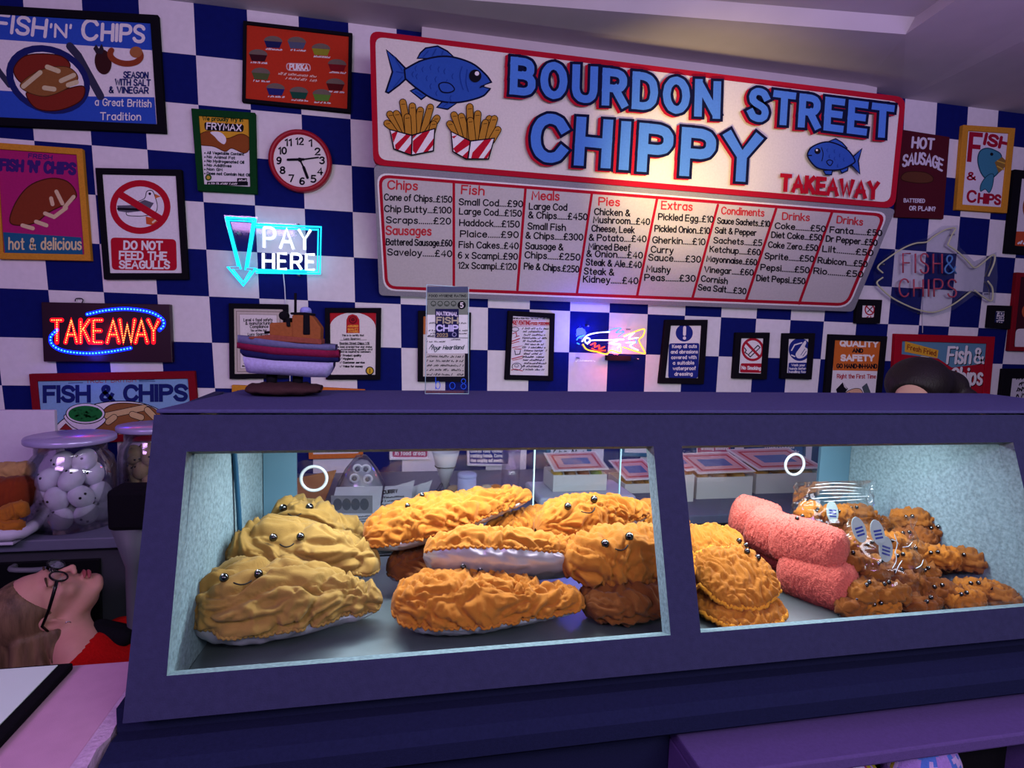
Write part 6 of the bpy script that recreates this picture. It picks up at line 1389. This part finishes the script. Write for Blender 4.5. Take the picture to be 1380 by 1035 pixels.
carton(745, 817, 640, 664, -.54, .15, 'open burger carton on the white pad, with yellow and green filling', fill=('#c8a040', '#8a5a30', '#a05a3c', '#5a8a3c'), lift=.039)
carton(842, 890, 652, 674, -.46, .2, 'white carton with pink paper behind the window post, seen at the left glass edge')
carton(921, 934, 640, 671, -.60, .16, 'narrow white carton at the right window\'s left edge')
carton(938, 1013, 643, 667, -.57, .2, 'white food carton with pink printed lid behind the right glass')
carton(1018, 1106, 638, 667, -.52, .24, 'larger white food carton behind the white finger ring')

# ================================================================== people
class Field:
    def __init__(s, lo, hi, h): s.lo = np.array(lo, float); s.h = h; s.n = np.ceil((np.array(hi) - s.lo) / h).astype(int) + 1; s.D = np.full(s.n, .08, np.float32)
    def _sl(s, lo, hi):
        a = np.clip(np.floor((np.array(lo) - s.lo) / s.h).astype(int), 0, s.n); b = np.clip(np.ceil((np.array(hi) - s.lo) / s.h).astype(int) + 1, 0, s.n)
        return tuple(slice(x, y) for x, y in zip(a, b)), a, b
    def _pts(s, a, b): return [s.lo[k] + s.h * np.arange(a[k], b[k]).reshape([-1 if j == k else 1 for j in range(3)]) for k in range(3)]
    def _mix(s, sl, d, k, sub=False):
        D = s.D[sl]
        if sub: d = -d; h = np.clip(.5 - .5 * (D - d) / k, 0, 1); s.D[sl] = D * (1 - h) + d * h + k * h * (1 - h)
        else: h = np.clip(.5 + .5 * (D - d) / k, 0, 1); s.D[sl] = D * (1 - h) + d * h - k * h * (1 - h)
    def cap(s, a, b, r0, r1, k=.02, sub=False):
        a, b = np.array(a, float), np.array(b, float); R = max(r0, r1) + .06 + k
        sl, i, j = s._sl(np.minimum(a, b) - R, np.maximum(a, b) + R)
        if (j <= i).any(): return
        x, y, z = s._pts(i, j); ab = b - a; L = ab @ ab + 1e-12
        t = np.clip(((x - a[0]) * ab[0] + (y - a[1]) * ab[1] + (z - a[2]) * ab[2]) / L, 0, 1)
        d = np.sqrt((x - a[0] - t * ab[0]) ** 2 + (y - a[1] - t * ab[1]) ** 2 + (z - a[2] - t * ab[2]) ** 2) - (r0 + (r1 - r0) * t)
        s._mix(sl, d, k, sub)
    def ell(s, c, r, R=None, k=.015, sub=False):
        c, r = np.array(c, float), np.array(r, float); m = r.max() + .06 + k; sl, i, j = s._sl(c - m, c + m)
        if (j <= i).any(): return
        x, y, z = s._pts(i, j); x, y, z = x - c[0], y - c[1], z - c[2]; R = np.eye(3) if R is None else R      # rows: local axes
        q = [R[k_][0] * x + R[k_][1] * y + R[k_][2] * z for k_ in range(3)]
        k0 = np.sqrt(sum((q[k_] / r[k_]) ** 2 for k_ in range(3))); k1 = np.sqrt(sum((q[k_] / r[k_] ** 2) ** 2 for k_ in range(3))) + 1e-9
        s._mix(sl, k0 * (k0 - 1) / k1, k, sub)
    def cut(s, p, n):      # keep the side the normal points away from
        x, y, z = s._pts([0, 0, 0], s.n); d = (x - p[0]) * n[0] + (y - p[1]) * n[1] + (z - p[2]) * n[2]; s.D = np.maximum(s.D, d.astype(np.float32))
    def mesh(s):
        D = s.D; S = D < 0; nx, ny, nz = s.n; c = S[:-1, :-1, :-1].astype(np.int8)
        tot = sum(S[dx:nx - 1 + dx, dy:ny - 1 + dy, dz:nz - 1 + dz].astype(np.int8) for dx in (0, 1) for dy in (0, 1) for dz in (0, 1))
        I = np.argwhere((tot > 0) & (tot < 8)); idx = np.full((nx - 1, ny - 1, nz - 1), -1, np.int32); idx[tuple(I.T)] = np.arange(len(I))
        P = np.zeros((len(I), 3)); W = np.zeros(len(I))
        for ax in range(3):
            o = [k for k in range(3) if k != ax]
            for u in (0, 1):
                for v in (0, 1):
                    A = I.copy(); A[:, o[0]] += u; A[:, o[1]] += v; B = A.copy(); B[:, ax] += 1
                    da, db = D[tuple(A.T)], D[tuple(B.T)]; m = (da < 0) != (db < 0); t = np.where(m, da / (da - db + 1e-12), 0)
                    Q = A.astype(float); Q[:, ax] += t; P += Q * m[:, None]; W += m
        P = P / W[:, None] * s.h + s.lo; F = []
        for ax in range(3):
            o = [(ax + 1) % 3, (ax + 2) % 3]; sl0 = [slice(1, s.n[k] - 1) for k in range(3)]; sl0[ax] = slice(0, s.n[ax] - 1); sl1 = list(sl0); sl1[ax] = slice(1, s.n[ax])
            E_ = np.argwhere(S[tuple(sl0)] != S[tuple(sl1)]); off = np.array([1, 1, 1]); off[ax] = 0; E_ = E_ + off
            inside = S[tuple(E_.T)]
            def g(a_, b_): J = E_.copy(); J[:, o[0]] -= a_; J[:, o[1]] -= b_; return idx[tuple(J.T)]
            q = np.stack([g(1, 1), g(0, 1), g(0, 0), g(1, 0)], 1); q[~inside] = q[~inside][:, ::-1]; F.append(q)
        return P, np.concatenate(F)
    def build(s, name, m, parent, smooth=2):
        P, F = s.mesh(); mb = MB(); mb.add(P, [tuple(map(int, f)) for f in F], m, True); return mb.build(name, parent)

def head_frame(f, u): f = np.array(f, float); f /= np.linalg.norm(f); u = np.array(u, float); u -= f * (u @ f); u /= np.linalg.norm(u); return np.array([np.cross(f, u), f, u])    # rows: right, forward, up
def add_head(F, c, R, k=.01):
    L = lambda r, f, u: c + R[0] * r + R[1] * f + R[2] * u
    F.ell(L(0, -.008, .03), (.075, .094, .083), R, .01); F.ell(L(0, .026, -.040), (.057, .062, .075), R, .03); F.ell(L(0, .074, -.096), (.018, .017, .015), R, .022)
    for s in (-1, 1):
        F.cap(L(s * .055, -.008, -.05), L(s * .022, .066, -.094), .020, .014, .02); F.ell(L(s * .036, .066, -.026), (.022, .018, .02), R, .02)
        F.ell(L(s * .031, .088, .006), (.015, .010, .009), R, .012, True); F.ell(L(s * .0755, -.014, -.008), (.007, .019, .031), R, .006); F.ell(L(s * .081, -.010, -.006), (.004, .010, .018), R, .004, True)
        F.ell(L(s * .010, .103, -.034), (.0075, .008, .0065), R, .007)
    F.ell(L(s * .031, .0845, .0125), (.016, .008, .0055), R, .004); F.ell(L(s * .031, .083, -.004), (.0145, .0075, .0045), R, .004)
    F.ell(L(0, .080, .026), (.046, .013, .010), R, .016)
    F.cap(L(0, .090, .010), L(0, .112, -.027), .006, .0085, .009); F.ell(L(0, .092, -.059), (.021, .0085, .0055), R, .006); F.ell(L(0, .090, -.070), (.018, .009, .006), R, .006); F.ell(L(0, .096, -.0645), (.02, .006, .0018), R, .002, True)
    return L
def add_hand(F, w, d, side, palm, curl=.35):
    """w wrist, d direction to the fingertips, side towards the thumb, palm normal"""
    w, d, side, palm = (np.array(v, float) for v in (w, d, side, palm)); d /= np.linalg.norm(d); side /= np.linalg.norm(side); palm /= np.linalg.norm(palm)
    for t in (-.024, -.008, .008, .024): F.cap(w + d * .015 + side * t * .7, w + d * .08 + side * t, .013, .011, .012)
    for t, l in ((-.027, .058), (-.009, .07), (.009, .075), (.027, .066)):
        a = w + d * .085 + side * t; b = a + (d + palm * curl * .5) * l * .5; e = b + (d * .8 + palm * curl * 1.6) * l * .5
        F.cap(a, b, .0088, .0082, .003); F.cap(b, e, .0082, .0066, .003)
    a = w + d * .025 + side * .026; b = a + (side * .7 + d * .8) * .035; F.cap(a, b, .0115, .0095, .008); F.cap(b, b + (d + palm * .4) * .03, .0095, .0075, .004)
SKIN = mat('skin', '#c98f84', rough=.55, var=.04, vscale=40, spec=.3); SKIN2 = mat('skin_warm', '#c79a88', rough=.55, spec=.3)
LIP = mat('lip', '#9c4a50', rough=.5); HAIRB = mat('hair_brown', '#6c5340', rough=.55, var=.45, vscale=14, bump=.4, bscale=60); HAIRD = mat('hair_dark', '#1c1416', rough=.5, var=.2, vscale=40, bump=.5, bscale=90)
for hm in (HAIRB, HAIRD):      # strands: stretch the textures along the fall of the hair
    nt = hm.node_tree; mp = nt.nodes.new('ShaderNodeMapping'); mp.inputs['Scale'].default_value = (4, 4, .5); mp.inputs['Rotation'].default_value = (0, .5, 0)
    tc = next(n for n in nt.nodes if n.type == 'TEX_COORD'); nt.links.new(tc.outputs['Object'], mp.inputs['Vector'])
    for n in nt.nodes:
        if n.type == 'TEX_NOISE': nt.links.new(mp.outputs['Vector'], n.inputs['Vector'])
REDK = felt('red_knit', '#b01414', bump=.6, bscale=160); TRS = felt('dark_trousers', '#1a1a22')

# --- person leaning back at the left
yw = -.95
R = head_frame((.33, .0, .94), (-.80, -.52, .30))
ce = onY(74, 783, yw - .06); ce = ce - R[1] * .088 - R[2] * .008 - R[0] * .031
pw = thing('person', (ce[0] + .3, yw, 0), 'person in red jumper and black glasses leaning back, face turned up', 'person')
yw = ce[1] - .035
nb = ce + np.array([.088, -.035, -.118]); ch = nb + np.array([.10, 0, -.13]); hp = nb + np.array([.22, 0, -.40])
F = Field((ce[0] - .22, yw - .27, -.01), (ce[0] + 1.16, yw + .27, ce[2] + .16), .0046)
L = add_head(F, ce, R); F.cap(L(0, -.028, -.045), nb, .052, .056, .02); F.cap(nb, nb + np.array([.02, 0, -.03]), .055, .07, .03)
sh = [nb + np.array([.045, s * .155, -.06]) for s in (-1, 1)]
F.cap(sh[0], sh[1], .055, .055, .05); F.cap(ch + [0, .055, 0], hp + [0, .05, 0], .10, .10, .05); F.cap(ch - [0, .055, 0], hp - [0, .05, 0], .10, .10, .05)
kn, an = [], []
for s in (-1, 1):
    h0 = hp + np.array([.02, s * .085, -.01]); k0 = hp + np.array([.38, s * .10, .02]); a0 = np.array([k0[0] + .06, k0[1], .075])
    F.cap(h0, k0, .085, .058, .04); F.cap(k0, a0, .055, .038, .02); F.cap(a0 - [0, 0, .03], a0 + [.13, 0, -.05], .036, .026, .02); kn.append(k0); an.append(a0)
    el = sh[(s + 1) // 2] + np.array([.12, s * .03, -.22]); wr = el + np.array([.20, -s * .09, -.03]); F.cap(sh[(s + 1) // 2], el, .045, .038, .03); F.cap(el, wr, .038, .026, .015)
    add_hand(F, wr, (.9, -s * .3, -.12), (.3, -s * .9, .3), (-.1, 0, -1)); 
F.build('body', SKIN, pw)
F = Field((nb[0] - .10, yw - .27, .15), (nb[0] + .75, yw + .27, nb[2] + .12), .007)
F.cap(sh[0], sh[1], .066, .066, .05); F.cap(ch + [0, .055, 0], hp + [0, .05, 0], .114, .112, .05); F.cap(ch - [0, .055, 0], hp - [0, .05, 0], .114, .112, .05); F.cap(nb + [.03, 0, -.02], ch, .068, .09, .03)
for s in (-1, 1):
    q = sh[(s + 1) // 2]; el = q + np.array([.12, s * .03, -.22]); wr = el + np.array([.185, -s * .083, -.028]); F.cap(q, el, .058, .05, .03); F.cap(el, wr, .05, .036, .015)
F.cap(L(0, -.028, -.045), nb + [.0, 0, -.005], .056, .061, .006, True)
F.build('jumper', REDK, pw)
F = Field((hp[0] - .16, yw - .27, .03), (hp[0] + .56, yw + .27, hp[2] + .16), .009)
F.cap(hp - [0, .06, 0], hp + [0, .06, 0], .125, .125, .04)
for s, k0, a0 in zip((-1, 1), kn, an): F.cap(hp + np.array([.02, s * .085, -.01]), k0, .098, .07, .04); F.cap(k0, a0 - [0, 0, -.01], .068, .055, .02)
F.build('trousers', TRS, pw)
# hair falling behind and below the head
F = Field(ce - [.22, .14, .26], ce + [.14, .14, .16], .0046)
F.ell(L(0, -.022, .034), (.083, .102, .094), R, .01)
F.ell(L(0, .105, -.03), (.11, .098, .125), R, .012, True); F.ell(L(0, .07, -.10), (.2, .09, .06), R, .01, True)
for s in (-1, 1): F.ell(L(s * .088, .0, -.012), (.02, .024, .036), R, .012, True)
r = random.Random(2)
for k in range(30):
    s = -1 + 2 * k / 29; a = L(s * .074, -.055 + .03 * r.uniform(-1, 1), .02 + .05 * r.random()); e = np.array([a[0] + r.uniform(-.02, .07), a[1] + r.uniform(-.01, .01), ce[2] - .22 + r.uniform(-.03, .03)])
    F.cap(a, (a + e) / 2 + [-.015, 0, 0], .014, .011, .006); F.cap((a + e) / 2 + [-.015, 0, 0], e, .011, .005, .006)
for k in range(14):
    t = k / 13; a = L(.074 + .006 * math.sin(k * 2.1), -.030 - .03 * t, -.03 + .075 * t); e = a + np.array([.075 - .07 * t + r.uniform(-.012, .012), -.012, -.15 + r.uniform(-.02, .02)]); m_ = (a + e) / 2 + np.array([-.008, -.008, 0])
    F.cap(a, m_, .012, .0095, .005); F.cap(m_, e, .0095, .004, .005)
F.build('hair', HAIRB, pw)
for s in (-1, 1):
    mb = MB(); mb.ball(L(s * .031, .0755, .004), .0115, mat('eye_white', '#d8d0cc', rough=.2), 16, 10); eo = mb.build('eyeball', pw)
    mb = MB(); mb.ball(L(s * .031, .0845, .004), .0044, mat('iris', '#4a3a2c', rough=.2), 10, 8); mb.build('iris', eo)
    mb = MB(); mb.tube([L(s * (.031 + .015 * t), .0895 - .006 * t * t, .0125 - .004 * t * t) for t in np.linspace(-1, 1, 9)], .0014, BLACKF, 6); mb.build('eyelash', pw)
    mb = MB(); mb.tube([L(s * (.031 + .019 * t), .093 - .012 * t * t, .030 - .006 * t * t) for t in np.linspace(-1, 1, 9)], [.001, .002, .0026, .003, .003, .0028, .0024, .0018, .001], mat('brow', '#4a3428', rough=.9), 6); mb.build('eyebrow', pw)
for du, rr_ in ((-.0595, .0052), (-.0705, .0058)):
    mb = MB(); mb.tube([L(.021 * t, .0935 + .0055 * (1 - t * t) - .001, du) for t in np.linspace(-1, 1, 13)], [rr_ * (.35 + .65 * (1 - abs(t) ** 2)) for t in np.linspace(-1, 1, 13)], LIP, 8); mb.build('lip', pw)
BF_ = mat('glasses_black', '#0a0a0e', rough=.25)
gl = bpy.data.objects.new('glasses', None); COL.objects.link(gl); gl.parent = pw; gl.location = Vector(L(0, .1, .005)) - origin_of(pw)
for s in (-1, 1):
    mb = MB(); mb.tube([L(s * .033 + .026 * math.cos(t), .103, .004 + .020 * math.sin(t)) for t in np.linspace(0, 2 * math.pi, 25)[:-1]], .0026, BF_, 6, True); mb.build('lens_rim', gl)
    mb = MB(); mb.tube([L(s * .060, .102, .010), L(s * .075, .092, .012), L(s * .082, .03, .010), L(s * .083, -.012, .012), L(s * .080, -.035, -.012)], [.0042, .0046, .004, .0036, .003], BF_, 8); mb.build('temple', gl)
    mb = MB(); mb.add([L(s * .033 + .025 * math.cos(t), .1035, .004 + .019 * math.sin(t)) for t in np.linspace(0, 2 * math.pi, 21)[:-1]], [tuple(range(20))], ACRYL); mb.build('lens', gl)
mb = MB(); mb.tube([L(-.008, .104, .010), L(0, .108, .012), L(.008, .104, .010)], .0022, BF_, 6); mb.build('bridge', gl)
mb = MB(); 
mb.tube([L(.078, -.008 + .004 * math.cos(t), -.044 + .006 * math.sin(t)) for t in np.linspace(0, 2 * math.pi, 13)[:-1]], .0016, mat('silver', '#c8c8cc', rough=.25, metal=1), 6, True); mb.build('earring', pw)
F = Field(nb + [-.02, -.13, -.10], nb + [.16, .13, .08], .006)     # black collar above the chest
F.cap(nb + [.03, .03, .035], nb + [.10, .02, .015], .022, .024, .02); F.cap(nb + [.03, .06, .03], nb + [.12, .06, .0], .026, .026, .02)
F.build('collar', BLACKF, pw)

# --- person standing behind the case on the right, only the top of the head in view
yp = -1.02; top = onY(1238, 483, yp)
R = head_frame((-.78, -.52, -.36), (-.3, -.2, .93)); c2 = np.array([X(1236, yp, 1.4), yp, top[2] - .124])
pp = thing('person', (c2[0], yp, 0), 'person with dark tied back hair standing behind the display case', 'person')
nb = c2 + np.array([.02, .05, -.16]); F = Field((c2[0] - .34, yp - .24, -.01), (c2[0] + .34, yp + .30, c2[2] + .14), .0065)
L = add_head(F, c2, R); F.cap(L(0, -.03, -.05), nb, .052, .058, .02)
bx = np.array([.86, -.5, 0])          # shoulder axis
sh = [nb + bx * s * .16 + [0, 0, -.06] for s in (-1, 1)]; ch = nb + [0, .0, -.18]; hp = nb + [0, .02, -.50]
F.cap(sh[0], sh[1], .058, .058, .05); F.cap(ch - bx * .06, hp - bx * .05, .10, .10, .05); F.cap(ch + bx * .06, hp + bx * .05, .10, .10, .05); F.cap(nb, ch, .06, .09, .05)
an = []
for s in (-1, 1):
    h0 = hp + bx * s * .08; a0 = np.array([h0[0], h0[1], .07]); k0 = (h0 + a0) / 2 + [-.01, -.02, .02]; F.cap(h0, k0, .085, .056, .04); F.cap(k0, a0, .054, .036, .02); F.cap(a0 - [0, 0, .03], a0 + np.array([-.07, -.11, -.045]), .036, .026, .02); an.append((h0, k0, a0))
    el = sh[(s + 1) // 2] + bx * s * .05 + [0, .02, -.26]; wr = el + np.array([-.03, -.06, -.22]); F.cap(sh[(s + 1) // 2], el, .045, .038, .03); F.cap(el, wr, .038, .026, .015); add_hand(F, wr, (-.1, -.15, -1), (-.5, -.85, 0), -bx * s)
F.build('body', SKIN2, pp)
F = Field((c2[0] - .34, yp - .24, .5), (c2[0] + .34, yp + .30, c2[2] - .05), .009); F.cap(sh[0], sh[1], .068, .068, .05); F.cap(ch - bx * .06, hp - bx * .05, .113, .115, .05); F.cap(ch + bx * .06, hp + bx * .05, .113, .115, .05)
for s in (-1, 1): q = sh[(s + 1) // 2]; el = q + bx * s * .05 + [0, .02, -.26]; F.cap(q, el, .058, .05, .03); F.cap(el, el + np.array([-.026, -.053, -.195]), .05, .036, .015)
F.cap(L(0, -.03, -.05), nb + [0, 0, .01], .058, .064, .005, True)
F.build('top', BLACKF, pp)
F = Field((c2[0] - .30, yp - .20, .05), (c2[0] + .30, yp + .26, hp[2] + .12), .011)
for h0, k0, a0 in an: F.cap(h0, k0, .098, .07, .04); F.cap(k0, a0 + [0, 0, .01], .068, .05, .02)
F.build('trousers', TRS, pp)
F = Field(c2 - [.2, .2, .2], c2 + [.26, .24, .18], .005)
F.ell(L(0, -.020, .034), (.10, .108, .088), R, .01); F.ell(L(0, .125, -.005), (.10, .075, .09), R, .014, True); F.ell(L(0, .06, -.115), (.2, .12, .085), R, .01, True)
F.ell(L(-.07, -.09, .0), (.065, .06, .052), R, .03); F.ell(L(-.125, -.07, -.03), (.04, .035, .032), R, .012)
for s in (-1, 1): F.ell(L(s * .088, .0, -.02), (.018, .024, .034), R, .01, True)
r = random.Random(9)
for k in range(26):
    t = k / 25; a = L(-.075 + .15 * t, .055 - .06 * abs(t - .5), .085 - .09 * abs(t - .5) ** 1.5); b = L(-.05 + .05 * t, -.06, .095 - .05 * abs(t - .5)); e = L(-.07, -.11, .0); F.cap(a, b, .008, .012, .008); F.cap(b, e, .012, .010, .01)
F.build('hair', HAIRD, pp)
mb = MB(); q = L(-.098, -.062, -.022); mb.tube([q + R[0] * .018 * math.cos(t) + R[2] * .018 * math.sin(t) for t in np.linspace(0, 2 * math.pi, 17)[:-1]], .008, fuzz('scrunchie_pink', '#d07a78'), 8, True); mb.build('hair_tie', pp)
for s in (-1, 1):
    mb = MB(); mb.ball(L(s * .031, .0755, .004), .0115, mat('eye_white', '#d8d0cc', rough=.2), 14, 9); eo = mb.build('eyeball', pp)
    mb = MB(); mb.ball(L(s * .031, .0845, .004), .0044, mat('iris', '#4a3a2c', rough=.2), 10, 8); mb.build('iris', eo)
mb = MB(); mb.tube([L(.02 * t, .094 + .004 * (1 - t * t), -.065) for t in np.linspace(-1, 1, 9)], .004, LIP, 6); mb.build('lip', pp)
